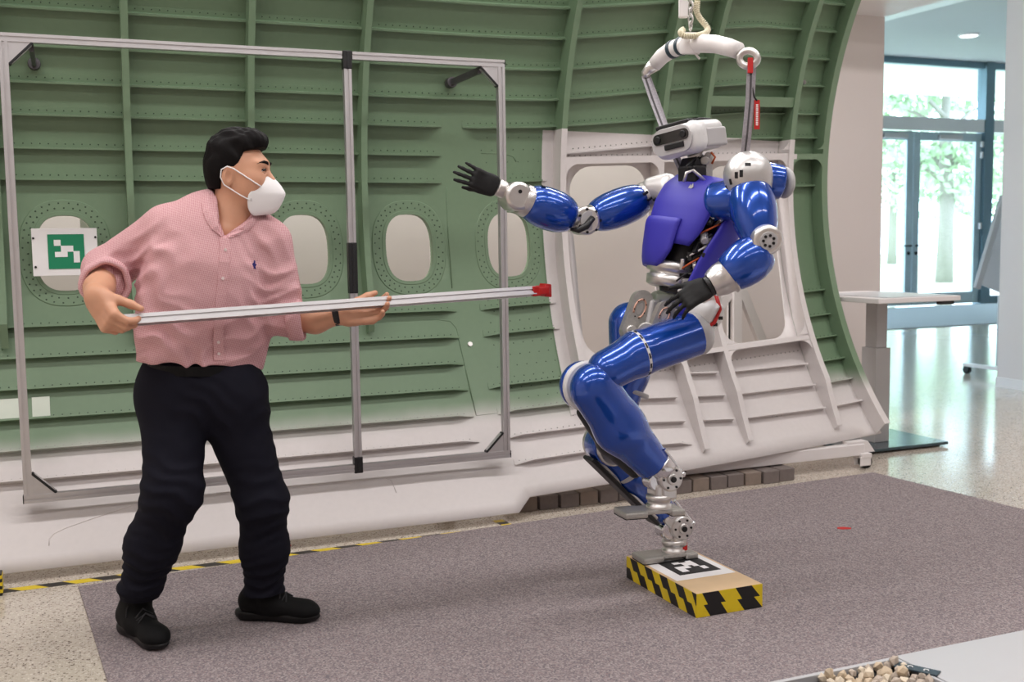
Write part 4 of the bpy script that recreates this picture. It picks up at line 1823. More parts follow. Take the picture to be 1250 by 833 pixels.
# eyes and brows
for s in (1, -1):
    m = MB()
    m.ball(hp(.0945, .031*s, .010), (.010, .012, .010), 14, 0, AXH)
    m.build('eye', 'white_print', MAN)
    m = MB()
    m.ball(hp(.1030, .030*s, .0085), (.005, .0065, .006), 12, 0, AXH)
    m.build('iris', 'eye_dark', MAN)
    for z_, r_ in ((.0185, .0045), (.0010, .0035)):
        m = MB()
        m.tube([hp(.098, .012*s, z_-.004), hp(.1065, .022*s, z_), hp(.106, .033*s, z_+.001), hp(.096, .044*s, z_-.004), hp(.088, .050*s, z_-.006)], [r_*.6, r_, r_, r_*.9, r_*.4], 8)
        m.build('eyelid', 'skin', MAN)
    m = MB()
    m.tube([hp(.106, .014*s, .0105), hp(.110, .023*s, .0130), hp(.108, .034*s, .0120), hp(.097, .047*s, .0075)], [.0016, .0034, .0034, .0014], 6)
    m.build('lash_line', 'eye_dark', MAN)
    m = MB()
    m.tube([hp(.115, .010*s, .032), hp(.116, .022*s, .038), hp(.110, .038*s, .040), hp(.096, .053*s, .035), hp(.088, .060*s, .030)], [.0034, .0052, .0052, .0036, .0012], 8)
    m.build('eyebrow', 'hair', MAN)
# mask: folded cup with a centre ridge
rows_ = []
for u_, ridge, half, back in ((-.006, .124, .016, .110), (-.014, .132, .026, .106), (-.032, .152, .046, .096), (-.054, .172, .061, .080), (-.076, .185, .066, .064), (-.082, .186, .067, .060), (-.104, .178, .067, .056), (-.132, .163, .060, .056), (-.152, .146, .050, .064), (-.160, .118, .038, .074)):
    row = []
    for k in range(-8, 9):
        s = k/8
        r_ = half*math.copysign(abs(s)**.85, s)
        f_ = back+(ridge-back)*(1-abs(s)**1.15)
        row.append(hp(f_, r_*1.15, u_+.008*(1-abs(s))-.004))
    rows_.append(row)
m = MB()
vs = [q for r in rows_ for q in r]
n_ = 17
fs = [(i*n_+k, i*n_+k+1, (i+1)*n_+k+1, (i+1)*n_+k) for i in range(len(rows_)-1) for k in range(n_-1)]
m.add(vs, fs, True)
mk_ = m.build('face_mask', 'mask', MAN)
mk_.modifiers.new('thick', 'SOLIDIFY').thickness = .0025
sb = mk_.modifiers.new('smooth', 'SUBSURF')
sb.levels = sb.render_levels = 1
for s in (1, -1):
    m = MB()
    m.tube([hp(.106, .064*s, -.054), hp(.088, .074*s, -.042), hp(.06, .082*s, -.024), hp(.01, .092*s, .008), hp(-.014, .094*s, .016), hp(-.036, .092*s, .004), hp(-.040, .090*s, -.024), hp(-.026, .090*s, -.052), hp(.0, .086*s, -.068), hp(.032, .080*s, -.088), hp(.064, .076*s, -.104)], .0022, 8)
    m.build('ear_loop', 'mask', MAN)
    for uu in (-.104,):
        m = MB()
        m.obox(hp(.094 if uu > -.06 else .073, .066*s, uu), (unit(hf*.6+hr*-.8*s), hu, unit(hr*s*.6+hf*.8)), (.006, .005, .001))
        m.build('loop_weld', 'robot_grey', mk_)

# trousers
hipR, hipL = P(213, 488, YB+.01), P(281, 490, YB-.01)
knR, knL = P(211, 600, YB-.10), P(320, 612, YB-.06)
anR, anL = P(171, 722, YB+.02), P(322, 722, YB+.02)
pel = smin(.08, cap(P(221, 458, YB), P(270, 464, YB-.005), .122, .122, fb, .95), cap(hipR, hipL, .112, .112, fb, 1.1))
lgR = smin(.05, cap(hipR, knR, .110, .089), cap(knR, P(186, 665, YB-.03), .088, .081), cap(P(186, 665, YB-.03), anR, .080, .067))
lgL = smin(.05, cap(hipL, knL, .112, .080), cap(knL, P(323, 670, YB-.02), .080, .075), cap(P(323, 670, YB-.02), anL, .075, .066))
tf = lambda p: (lambda a, b, c: np.minimum(smin2(a, b, .05), smin2(a, c, .05)))(pel(p), lgR(p), lgL(p))
def smin2(d, e, k):
    h_ = np.maximum(k-np.abs(d-e), 0)/k
    return np.minimum(d, e)-h_*h_*k*.25
top_z = P(244, 436, YB)[2]
def tr_f(p):
    d = tf(p)
    d = np.maximum(d, p[:, 2]-(top_z+.008-.09*(p[:, 0]-hem[0])))
    lowz = np.where(p[:, 0] < .36, anR[2]-.012, anL[2]-.004)
    # gathered cloth at the ankles
    gR = vlen((p-P(171, 716, YB+.01))*np.array((1, 1, 2.2)))-.074
    gL = vlen((p-P(322, 722, YB+.02))*np.array((1, 1, 2.4)))-.070
    d = smin2(smin2(d, gR, .02), gL, .02)
    return np.maximum(d, lowz-.014-p[:, 2])
trou = folds(tr_f, .0062, [(knR+np.array((0, -.05, .02)), .14, (.3, 0, 1), .06, .9), (knL+np.array((0, -.05, 0)), .13, (-.2, 0, 1), .055, .9), (P(250, 500, YB-.1), .12, (.7, 0, .7), .06, .8),
                          (P(175, 700, YB-.05), .10, (.2, 0, 1), .036, 1.2), (P(322, 705, YB-.05), .10, (-.15, 0, 1), .036, 1.1), (P(330, 500, YB-.05), .12, (.7, 0, -.7), .07, .6), (P(190, 640, YB-.08), .1, (.5, 0, 1), .05, .7)])
lo_, hi_ = bounds([hipR, hipL, anR, anL, knR, knL], .17)
sdf_obj('trousers', trou, (lo_[0], lo_[1], anR[2]-.06), (hi_[0], hi_[1], top_z+.06), .0078, 'trousers', MAN)
# belt
bc = P(246, 449, YB)
m = MB()
vs, fs = [], []
n_ = 48
for k in range(n_):
    q = 2*math.pi*k/n_
    pnt = bc+.176*math.cos(q)*lb_+.124*math.sin(q)*fb
    pnt = pnt+np.array((0, 0, -.06*(pnt[0]-bc[0])))
    o_ = unit(math.cos(q)*lb_/.176+math.sin(q)*fb/.124)
    for a, b in ((0, -.016), (.004, -.016), (.004, .016), (0, .016)):
        vs.append(pnt+o_*a+np.array((0, 0, b)))
for k in range(n_):
    k2 = (k+1) % n_
    for j in range(4):
        fs.append((k*4+j, k*4+(j+1) % 4, k2*4+(j+1) % 4, k2*4+j))
m.add(vs, fs)
m.build('belt', 'belt', MAN)


# shoes
def shoe(heel, toe, ank, name='shoe'):
    heel, toe = np.array(heel, float), np.array(toe, float)
    d = unit(toe-heel)
    s = np.cross((0, 0, 1.0), d)
    z = np.array((0, 0, 1.0))
    L = np.linalg.norm(toe-heel)
    A = lambda f_, s_, u_: heel+d*f_*L+s*s_+z*u_
    up_ = smin(.035, cap(A(.16, 0, .060), A(.45, 0, .058), .040, .043), cap(A(.45, 0, .052), A(.82, .004, .040), .045, .036, z, .85), ell(A(.84, .003, .034), (d, s, z), (.052, .039, .027)), cap(A(.18, 0, .075), np.array(ank), .040, .046), cap(A(.38, 0, .075), A(.26, 0, .11), .036, .034))
    up_ = cut(up_, heel+z*.022, -z)
    so_ = smin(.02, ell(A(.14, 0, .022), (d, s, z), (.056, .036, .030)), rbox(A(.47, 0, .018), (d, s, z), (.12, .032, .018), .012), ell(A(.76, .003, .018), (d, s, z), (.078, .044, .020)))
    so_ = cut(cut(so_, heel+z*.0005, -z), heel+z*.034, z)
    b = bounds([A(-.12, -.06, 0), A(1.15, .06, 0), A(-.1, .06, 0), A(1.1, -.06, 0), np.array(ank)], .02)
    o = sdf_obj(name, up_, b[0], b[1]+np.array((0, 0, .06)), .005, 'shoe_black', MAN)
    sdf_obj('sole', so_, b[0]-np.array((0, 0, .02)), (b[1][0], b[1][1], heel[2]+.07), .0045, 'sole_black', o)
    la = MB()
    for k, f_ in enumerate((.36, .44, .52, .60)):
        hh = .124-.125*(f_-.36)
        la.tube([A(f_, -.030, hh-.014), A(f_+.015, 0, hh+.004), A(f_+.05, .030, hh-.018)], .0028, 6)
        la.tube([A(f_+.05, -.030, hh-.018), A(f_+.015, 0, hh+.005), A(f_, .030, hh-.014)], .0028, 6)
    for sg in (-1, 1):
        la.tube([A(.36, 0, .117), A(.38, .018*sg, .124), A(.42, .040*sg, .112), A(.46, .048*sg, .085)], .0022, 6)
    la.build('laces', 'lace', o)
    return o


zc_ = .0068
sR_h, sR_t = onZ(158, 760, 0), onZ(193, 790, 0)
shoe((.125, 3.80, zc_), (.222, 3.545, zc_), P(170, 728, YB+.06))
shoe((.500, 3.755, zc_), (.742, 3.605, zc_), P(321, 728, YB+.04))

# ------------------------------------------------------------------ humanoid robot
ROB = empty('humanoid_robot', (2.06, 3.49, BZ), 'blue and silver humanoid robot standing on one leg on the taped box', 'robot')
RF = unit((-.978, -.208, 0))
RL = np.array((.208, -.978, 0))
Zv = np.array((0, 0, 1.0))


def barrel(a, b, r, name, mat='robot_blue', prof=None, parent=None, n=36):
    prof = prof or [(0, .62), (.015, .70), (.05, .78), (.15, .89), (.3, .97), (.5, 1.0), (.7, .97), (.85, .89), (.95, .78), (.985, .70), (1, .62)]
    return MB().lathe(a, b, [(t_, r*k) for t_, k in prof], n).build(name, mat, parent or ROB)


def part(m, name, mat, parent=None):
    return m.build(name, mat, parent or ROB)


# ---- feet and ankles
def foot(c, name, tilt=0.0):
    """c: centre of the sole; toes towards -X"""
    c = np.array(c, float)
    f_ = unit((-1, .06, tilt))
    l_ = unit(np.cross(Zv, f_))
    u_ = np.cross(f_, l_)
    A = lambda a, b, d: c+f_*a+l_*b+u_*d
    m = MB()
    m.obox(A(0, 0, .019), (f_, l_, u_), (.108, .042, .008), .004)
    m.obox(A(.074, 0, .014), (f_, l_, u_), (.044, .054, .012), .007)
    m.obox(A(-.090, 0, .012), (f_, l_, u_), (.027, .048, .011), .006)
    ft = part(m, name, 'cast')
    part(MB().obox(A(.074, 0, .0025), (f_, l_, u_), (.042, .050, .0024), .001), 'sole_pad', 'black_rubber', ft)
    part(MB().obox(A(-.090, 0, .0025), (f_, l_, u_), (.026, .045, .0024), .001), 'sole_pad', 'black_rubber', ft)
    m = MB()
    m.lathe(A(-.035, 0, .026), A(-.035, 0, .075), [(0, .046), (.25, .046), (.3, .040), (.55, .040), (.6, .046), (.9, .046), (1, .038)], 32)
    part(m, 'force_sensor', 'silver', ft)
    return A


def ankle(c, sh, A, rod_side=-1):
    """c: ankle axis centre, sh: unit direction up the shin"""
    c = np.array(c, float)
    sh = unit(sh)
    l_ = np.array((0, -1.0, 0))
    m = MB()
    m.cyl(c-l_*.048, c+l_*.048, .046, 32, bev=.006)
    m.cyl(c-l_*.056, c+l_*.056, .020, 20, bev=.003)
    m.obox(c+sh*.045, (sh, l_, np.cross(sh, l_)), (.035, .040, .036), .010)
    k = part(m, 'ankle', 'silver')
    m = MB()
    q = c+np.array((-.045, 0, -.008))
    m.cyl(q-l_*.030, q+l_*.030, .036, 28, bev=.005)
    m.obox(q+np.array((.005, 0, .03)), (unit((1, 0, .8)), l_, unit((-.8, 0, 1))), (.022, .028, .014), .004)
    part(m, 'ankle_motor', 'chrome', k)
    m = MB()
    for dy in (-.034, .034):
        a_ = c+l_*dy+np.array((.052, 0, .01))
        m.cyl(a_, a_+sh*.13+np.array((.004, 0, 0)), .006, 10)
        m.ball(a_, .011, 12)
    part(m, 'push_rod', 'chrome', k)
    m = MB()
    m.cyl(c+np.array((-.018, 0, -.09)), c+np.array((-.012, 0, -.02)), .034, 24, bev=.004)
    m.obox(c+np.array((-.005, 0, -.05)), np.eye(3), (.03, .042, .026), .008)
    part(m, 'ankle_yoke', 'silver', k)
    for dy in (.0,):
        MB().cyl(c+l_*.056, c+l_*.062, .011, 14, bev=.002).build('bolt', 'dark_mech', k)
    for q in np.linspace(0, 2*math.pi, 7)[:-1]:
        b = c+np.array((math.cos(q)*.034, 0, math.sin(q)*.034))
        MB().cyl(b+l_*.047, b+l_*.051, .0045, 8).build('bolt', 'dark_mech', k)
    m = MB()
    m.obox(c+sh*.085+l_*.02, (sh, l_, np.cross(sh, l_)), (.022, .012, .030), .004)
    m.cyl(c+sh*.07-l_*.03, c+sh*.07+l_*.045, .012, 14, bev=.002)
    part(m, 'actuator_block', 'chrome', k)
    return k


FR = np.array((2.055, 3.487, BZ+.0008))
A_R = foot(FR, 'foot')
anR_ = P(826, 642, 3.487)
FLc = P(793, 629, 3.27)
A_L = foot(FLc, 'foot', .03)
anL_ = P(812, 582, 3.27)

# ---- supporting leg (far side)
kR_ = P(741, 543, 3.49)
hipR_ = P(772, 398, 3.50)
shR_ = unit(kR_-anR_)
ankle(anR_, shR_, A_R)
MB().obox(FR+np.array((.03, -.0, .098)), np.eye(3), (.025, .03, .03), .008).build('ankle_block', 'silver', ROB)
MB().cyl(FR+np.array((.065, -.03, .035)), FR+np.array((.065, -.03, .065)), .012, 12).build('plug', 'red_plastic', ROB)
f = smin(.03, cap(kR_+np.array((.02, 0, -.03)), kR_-shR_*.16, .062, .066, (0, 1, 0), .85), cap(kR_-shR_*.16, anR_+shR_*.075, .066, .046, (0, 1, 0), .85))
sdf_obj('shin', f, *bounds([kR_, anR_], .11), .006, 'robot_blue', ROB)
MB().cyl(kR_+np.array((0, -.070, 0)), kR_+np.array((0, -.045, 0)), .070, 36, bev=.006).build('knee_ring', 'silver', ROB)
MB().cyl(kR_+np.array((0, .045, 0)), kR_+np.array((0, .070, 0)), .070, 36, bev=.006).build('knee_ring', 'silver', ROB)
MB().cyl(kR_+np.array((0, -.045, 0)), kR_+np.array((0, .045, 0)), .074, 36, bev=.004).build('knee', 'robot_blue', ROB)
MB().cyl(kR_+np.array((0, -.076, 0)), kR_+np.array((0, -.070, 0)), .045, 30, bev=.003).build('knee_cover', 'robot_grey', ROB)
pr = np.cross((0, 1.0, 0), shR_)
pr = pr if pr[0] < 0 else -pr
pa, pb = kR_+pr*.085+shR_*.0, anR_+shR_*.10+pr*.060
m = MB()
m.obox((pa+pb)/2, (unit(pb-pa), (0, 1, 0), np.cross(unit(pb-pa), (0, 1.0, 0))), (np.linalg.norm(pb-pa)/2+.02, .040, .008), .006)
part(m, 'shin_guard', 'black_plastic')
m = MB()
m.obox((pa+pb)/2+np.array((.012, 0, .008)), (unit(pb-pa), (0, 1, 0), np.cross(unit(pb-pa), (0, 1.0, 0))), (np.linalg.norm(pb-pa)/2, .030, .006), .004)
part(m, 'shin_rail', 'silver')
for t_ in (.3, .62):
    c = kR_+(anR_-kR_)*t_
    MB().lathe(c-shR_*.008, c+shR_*.008, [(0, .068), (.2, .070), (.8, .070), (1, .068)], 32).build('shin_band', 'robot_grey', ROB)
f = smin(.03, cap(hipR_+np.array((-.01, 0, .01)), P(768, 455, 3.495), .080, .072), cap(P(768, 455, 3.495), kR_+np.array((.012, 0, .02)), .072, .064))
sdf_obj('thigh', f, *bounds([hipR_, kR_], .11), .006, 'robot_blue', ROB)
c = P(768, 478, 3.495)
td = unit(P(768, 455, 3.495)-kR_)
MB().lathe(c-td*.008, c+td*.008, [(0, .0735), (.2, .0755), (.8, .0755), (1, .0735)], 36).build('thigh_band', 'robot_grey', ROB)

# ---- raised leg (near side)
hipL_ = P(846, 408, 3.25)
kL_ = P(725, 474, 3.235)
md = P(779, 432, 3.25)
shL_ = unit(P(803, 572, 3.265)-kL_)
f = smin(.02, cap(hipL_, md, .080, .080), cap(md, P(742, 452, 3.245), .076, .072))
f = cut(f, hipL_+unit(hipL_-md)*.008, unit(hipL_-md))
sdf_obj('thigh', f, *bounds([hipL_, kL_], .1), .0055, 'robot_blue', ROB)
td = unit(hipL_-md)
MB().lathe(md-td*.007, md+td*.007, [(0, .0805), (.15, .0835), (.85, .0835), (1, .0805)], 40).build('thigh_band', 'robot_white', ROB)
rr_ = np.cross(td, Zv)
for k in range(14):
    q = 2*math.pi*k/14
    d_ = math.cos(q)*unit(rr_)+math.sin(q)*unit(np.cross(td, rr_))
    if d_[1] > .3:
        continue
    MB().obox(md+d_*.0835, (td, np.cross(td, d_), d_), (.003, .009, .0012)).build('band_slot', 'dark_mech', ROB)
MB().ball(hipL_+td*.010, (.058, .0815, .0815), 36, 0, (td, unit(rr_), unit(np.cross(td, rr_)))).build('hip_cap', 'robot_grey', ROB)
s0, s1, s2 = kL_, P(757, 522, 3.25), P(797, 566, 3.262)
f = smin(.03, cap(s0, s1, .086, .088, (0, 1, 0), .80), cap(s1, s2, .088, .064, (0, 1, 0), .82))
f = cut(f, s2+shL_*.012, shL_)
sdf_obj('shin', f, *bounds([s0, s2], .13), .0055, 'robot_blue', ROB)
m = MB()
m.cyl(kL_+np.array((0, .045, 0)), kL_+np.array((0, .070, 0)), .088, 44, bev=.008)
part(m, 'knee_ring', 'robot_white')
MB().cyl(kL_+np.array((0, .070, 0)), kL_+np.array((0, .108, 0)), .085, 44, bev=.012).build('knee', 'robot_blue', ROB)
MB().cyl(kL_+np.array((0, .108, 0)), kL_+np.array((0, .118, 0)), .074, 40, bev=.010).build('knee_cover', 'robot_grey', ROB)
pr = np.cross((0, 1.0, 0), shL_)
pr = pr if pr[0] < 0 else -pr
pa, pb = kL_+pr*.070+shL_*.06+np.array((0, .05, 0)), s2+pr*.062+np.array((0, .05, 0))
sdf_obj('shin_guard', smin(.02, cap(pa, (pa+pb)/2+pr*.006, .022, .034, (0, 1, 0), 1.4), cap((pa+pb)/2+pr*.006, pb, .034, .018, (0, 1, 0), 1.4)), *bounds([pa, pb], .07), .005, 'black_plastic', ROB)
m = MB()
m.tube([pa+np.array((0, -.052, 0))-pr*.004, (pa+pb)/2+np.array((0, -.058, 0))+pr*.012, pb+np.array((0, -.045, 0))], .006, 8)
part(m, 'shin_trim', 'robot_grey')
ankle(anL_, -shL_, A_L)
MB().obox(FLc+np.array((.035, 0, .09)), np.eye(3), (.03, .035, .025), .01).build('ankle_block', 'silver', ROB)
MB().cyl(P(806, 570, 3.265)-shL_*.03, P(806, 570, 3.265)+shL_*.02, .054, 32, bev=.006).build('ankle_collar', 'chrome', ROB)

# ---- pelvis and hips
PEL = P(834, 366, 3.39)
m = MB()
m.lathe(P(818, 352, 3.385), P(824, 322, 3.385), [(0, .078), (.08, .090), (.42, .094), (.46, .084), (.58, .084), (.62, .098), (.94, .098), (1, .086)], 44)
part(m, 'waist_ring', 'silver')
m = MB()
m.obox(PEL, (RF, RL, Zv), (.050, .105, .036), .016)
m.cyl(PEL-RL*.15+np.array((0, 0, -.01)), PEL+RL*.13+np.array((0, 0, -.01)), .040, 30, bev=.008)
part(m, 'pelvis', 'silver')
MB().cyl(PEL+RL*.10+RF*.02+np.array((.0, 0, .02)), PEL+RL*.172+RF*.02+np.array((.0, 0, .02)), .050, 32, bev=.008).build('hip_motor', 'silver', ROB)
hm = P(868, 385, 3.22)
m = MB()
m.lathe(hm+np.array((-.03, .06, .02)), hm+np.array((.012, -.02, -.01)), [(0, .052), (.7, .055), (.9, .052), (1, .044)], 32)
part(m, 'hip_drive', 'robot_white')
for dx, dz in ((-.012, .02), (.014, .0), (-.008, -.022)):
    MB().obox(hm+np.array((.012+dx, -.021, -.01+dz)), np.eye(3), (.007, .004, .006), .001).build('port', 'dark_mech', ROB)
m = MB()
m.tube([P(874, 360, 3.2), P(879, 378, 3.19), P(872, 394, 3.185), P(862, 400, 3.19)], .007, 8)
part(m, 'cable', 'red_plastic')


def hip_link(a, b, w, th, name):
    """rounded slotted cast link seen from the side"""
    a, b = np.array(a, float), np.array(b, float)
    d = unit(b-a)
    nrm = unit(np.array((-.25, -.95, -.05)))
    nrm = unit(nrm-d*np.dot(nrm, d))
    s = np.cross(nrm, d)
    pts = []
    L = np.linalg.norm(b-a)
    for k in range(13):
        q = math.pi/2+math.pi*k/12
        pts.append((w*math.cos(q), w*math.sin(q)))
    for k in range(13):
        q = -math.pi/2+math.pi*k/12
        pts.append((L+w*.86*math.cos(q), w*.86*math.sin(q)))
    m = MB()
    m.prism(pts, a-nrm*th/2, d, s, nrm, th)
    o = part(m, name, 'cast')
    ctr = a+d*L*.28+nrm*th/2
    m = MB()
    m.tube([ctr+d*math.cos(q)*w*.95+s*math.sin(q)*w*.55 for q in np.linspace(.3, 2*math.pi-.9, 22)], w*.11, 8)
    part(m, 'cable_loop', 'copper', o)
    m = MB()
    for q in np.linspace(.4, 5.9, 7):
        c = a+d*(L*.28+math.cos(q)*w*.95)+s*math.sin(q)*w*.55+nrm*(th/2+.003)
        m.cyl(c, c+nrm*.002, .0028, 8)
    m.build('loop_screws', 'dark_mech', o, kind='stuff')
    m = MB()
    m.prism([(math.cos(q)*w*.60, math.sin(q)*w*.26) for q in np.linspace(0, 2*math.pi, 20)[:-1]], ctr-nrm*.001, d, s, nrm, .003)
    part(m, 'recess', 'silver', o)
    MB().cyl(b+nrm*th*.4, b+nrm*(th*.5+.012), w*.55, 26, bev=.004).build('hub', 'silver', o)
    return o


hip_link(P(783, 367, 3.42), P(768, 404, 3.42), .037, .045, 'hip_link')
hip_link(P(812, 378, 3.33), P(799, 406, 3.33), .031, .045, 'hip_link')
MB().obox(P(794, 384, 3.40), (unit((.25, .1, 1)), RL, RF), (.055, .022, .02), .008).build('hip_brace', 'robot_grey', ROB)
MB().cyl(P(789, 405, 3.37), P(789, 405, 3.30), .034, 28, bev=.006).build('hip_pivot', 'cast', ROB)

# ---- torso
TU = unit(Zv-.28*RF+.10*RL)
TF = unit(RF-TU*np.dot(RF, TU))
TL = np.cross(TU, TF)
T0 = P(846, 281, 3.36)


def torso_pt(th, v, off=0.0):
    wl = np.interp(v, [-.34, -.22, -.10, .0, .08, .14, .19], [.105, .125, .150, .165, .168, .155, .125])
    wf = np.interp(v, [-.34, -.22, -.10, .0, .08, .14, .19], [.085, .095, .118, .128, .122, .105, .075])
    c, s = math.cos(math.radians(th)), math.sin(math.radians(th))
    e = 2/2.6
    return T0+TU*v+TF*(wf+off)*math.copysign(abs(c)**e, c)+TL*(wl+off)*math.copysign(abs(s)**e, s)


def plate(name, v0, v1, th0, th1, off=.0, thick=.014, nv=12, nt=20, mat='robot_indigo'):
    g = []
    for i in range(nv+1):
        v = v0+(v1-v0)*i/nv
        a, b = th0(v), th1(v)
        g.append([(a+(b-a)*j/nt, v) for j in range(nt+1)])
    m = MB()
    n = nt+1
    e_in = lambda i, j: min(1, min(i, nv-i, j, nt-j)/1.5)
    out_ = [torso_pt(*g[i][j], off-.005*(1-e_in(i, j))) for i in range(nv+1) for j in range(n)]
    inn = [torso_pt(*g[i][j], off-thick) for i in range(nv+1) for j in range(n)]
    N = len(out_)
    fs = []
    for i in range(nv):
        for j in range(nt):
            a, b, c, d = i*n+j, i*n+j+1, (i+1)*n+j+1, (i+1)*n+j
            fs += [(a, b, c, d), (N+d, N+c, N+b, N+a)]
    rim = [j for j in range(n)]+[i*n+nt for i in range(1, nv+1)]+[nv*n+j for j in range(nt-1, -1, -1)]+[i*n for i in range(nv-1, 0, -1)]
    fs += [(rim[k], rim[(k+1) % len(rim)], N+rim[(k+1) % len(rim)], N+rim[k]) for k in range(len(rim))]
    m.add(out_+inn, fs, True)
    o = part(m, name, mat)
    return o


ip = lambda xs, ys: (lambda v: float(np.interp(v, xs, ys)))
plate('chest_plate', -.075, .185, ip([-.2, .2], [-95, -75]), ip([-.075, -.02, .05, .12, .19], [38, 52, 58, 66, 80]), .004)
plate('abdomen_plate', -.165, .012, ip([-.2, 0], [-92, -88]), ip([-.165, -.1, .012], [-2, 12, 16]), .016)
plate('flank_plate', -.33, .10, ip([-.33, -.2, -.1, 0, .05, .10], [52, 54, 64, 78, 84, 98]), ip([-.33, .1], [150, 165]), .004)
plate('back_plate', -.10, .185, ip([-.2, .2], [130, 118]), ip([-.2, .2], [262, 270]), .0)
# emblem on the chest
m = MB()
q = torso_pt(12, .135, .006)
m.prism([(-.012, -.008), (-.004, .006), (.0, -.002), (.006, .010), (.012, -.004), (.004, -.010)], q, TL, TU, TF, .0015)
part(m, 'emblem', 'robot_grey')
# spine and wiring showing in the open side
m = MB()
m.lathe(T0-TU*.24, T0+TU*.16, [(0, .06), (.1, .075), (.5, .085), (.9, .075), (1, .05)], 24)
part(m, 'torso_core', 'dark_mech')
rk = np.random.default_rng(21)
for k in range(34):
    th = rk.uniform(30, 100)
    v = rk.uniform(-.23, .10)
    th = np.interp(v, [-.23, .1], [38, 88])+rk.uniform(-22, 22)
    c = torso_pt(th, v, -.034+rk.uniform(-.012, .014))
    a1 = unit(TU+rk.normal(0, .5, 3))
    a2 = unit(np.cross(a1, rk.normal(0, 1, 3)))
    m = MB()
    if k % 3 == 0:
        m.cyl(c-a1*.02, c+a1*.02, rk.uniform(.008, .014), 14, bev=.002)
    else:
        m.obox(c, (a1, a2, np.cross(a1, a2)), (rk.uniform(.012, .03), rk.uniform(.006, .014), rk.uniform(.004, .010)), .002)
    part(m, 'circuit_block', ('silver', 'robot_grey', 'dark_mech', 'black_plastic')[k % 4])
for k in range(7):
    v = -.2+k*.045
    th = np.interp(v, [-.23, .1], [40, 86])
    m = MB()
    m.tube([torso_pt(th-18, v, -.03), torso_pt(th-4, v+.02, -.012), torso_pt(th+14, v+.05, -.02), torso_pt(th+24, v+.04, -.04)], .0035, 6)
    part(m, 'wire', ('black_plastic', 'orange_wire', 'white_plastic')[k % 3])

# ---- neck and head
NB = P(852, 222, 3.36)
HCr = P(843, 170, 3.365)
m = MB()
m.obox(P(845, 213, 3.33), (RF, RL, Zv), (.030, .045, .030), .008)
m.obox(P(848, 205, 3.35), (unit(RF+.5*Zv), RL, unit(Zv-.5*RF)), (.040, .040, .022), .006)
part(m, 'neck_base', 'dark_mech')
m = MB()
m.tube([P(835, 222, 3.30), P(838, 211, 3.29), P(846, 208, 3.28), P(862, 222, 3.26)], .006, 8)
m.tube([P(833, 223, 3.42), P(836, 212, 3.42), P(845, 207, 3.42)], .005, 8)
part(m, 'neck_guard', 'silver')
m = MB()
m.obox(P(863, 205, 3.33), (Zv, RL, RF), (.045, .014, .016), .004)
m.cyl(P(860, 196, 3.30), P(866, 196, 3.38), .016, 18, bev=.003)
m.cyl(P(864, 190, 3.31), P(868, 190, 3.38), .012, 18, bev=.003)
part(m, 'neck_link', 'cast')
m = MB()
m.tube([P(868, 186, 3.30), P(873, 192, 3.30), P(869, 200, 3.31)], .004, 6)
part(m, 'neck_wire', 'orange_wire')
for k in range(6):
    m = MB()
    m.tube([P(842+k*3, 212-k*2, 3.30), P(838+k*4, 203-k, 3.30+.01*k), P(850+k*3, 192, 3.31+.015*k)], .004, 6)
    part(m, 'neck_wire', 'black_plastic')
HF = unit(RF*.985+np.array((0, 0, -.10))+.05*RL)
HU = unit(Zv-HF*HF[2]-.10*RL)
HU = unit(HU-HF*np.dot(HU, HF))
HL = np.cross(HU, HF)
H = lambda a, b, c: HCr+HF*a+HL*b+HU*c
AXR = (HF, HL, HU)
shell = smin(.02, rbox(H(.0, 0, .004), AXR, (.088, .094, .052), .030), rbox(H(.055, 0, -.006), AXR, (.040, .104, .052), .036))
hd = sdf_obj('head', shell, *bounds([H(.14, .14, .1), H(-.14, -.14, -.1), H(-.14, .14, .1), H(.14, -.14, -.1), H(.14, .14, -.1), H(-.1, -.1, .1)], .0), .0048, 'robot_white', ROB)
sdf_obj('side_panel', smin(.004, rbox(H(-.030, .0885, -.008), (HF, HL, HU), (.056, .0085, .034), .008)), *bounds([H(.07, .11, .04), H(-.12, .07, -.06), H(.07, .07, -.06), H(-.12, .11, .04)], .015), .0035, 'robot_grey', hd)
def stadium(c, hw, hh, depth, name, mat, par, sk_=0.0):
    pts = []
    for q0, cx in ((-90, hw-hh), (90, -(hw-hh))):
        for k in range(11):
            q = math.radians(q0+180*k/10)
            pts.append((cx+hh*math.cos(q), hh*math.sin(q)+sk_*cx))
    m = MB()
    m.prism(pts, c-HF*depth/2, HL, HU, HF, depth)
    return m.build(name, mat, par)
vis = stadium(H(.0955, 0, .0), .098, .046, .006, 'visor', 'robot_grey', hd)
stadium(H(.0985, 0, .013), .086, .019, .007, 'camera_bar', 'lens', hd)
for s in (-.062, .062):
    MB().cyl(H(.101, s, .013), H(.106, s, .013), .013, 22, bev=.002).build('camera_lens', 'black_plastic', hd)
MB().obox(H(.1, .012, -.020), AXR, (.005, .046, .010), .003).build('sensor_bar', 'black_plastic', hd)
MB().obox(H(.062, -.01, .056), AXR, (.018, .078, .008), .004).build('top_rack', 'black_plastic', hd)
MB().tube([H(.045, .06, .060), H(0, .06, .062), H(-.06, .05, .06)], .004, 8).build('top_cable', 'black_plastic', hd)
m = MB()
m.cyl(H(-.01, .0, -.05), H(-.02, 0, -.085), .028, 22, bev=.004)
part(m, 'head_joint', 'silver')


# ---- arms
def hand_robot(Wp, d, n, side, L, curls, spread, thumb, label):
    F_, pts = hand_sdf(Wp, d, n, side, L, curls, spread, thumb, .92)
    return sdf_obj('hand', F_, *bounds(pts, .03), .0032, 'black_rubber', ROB, label)


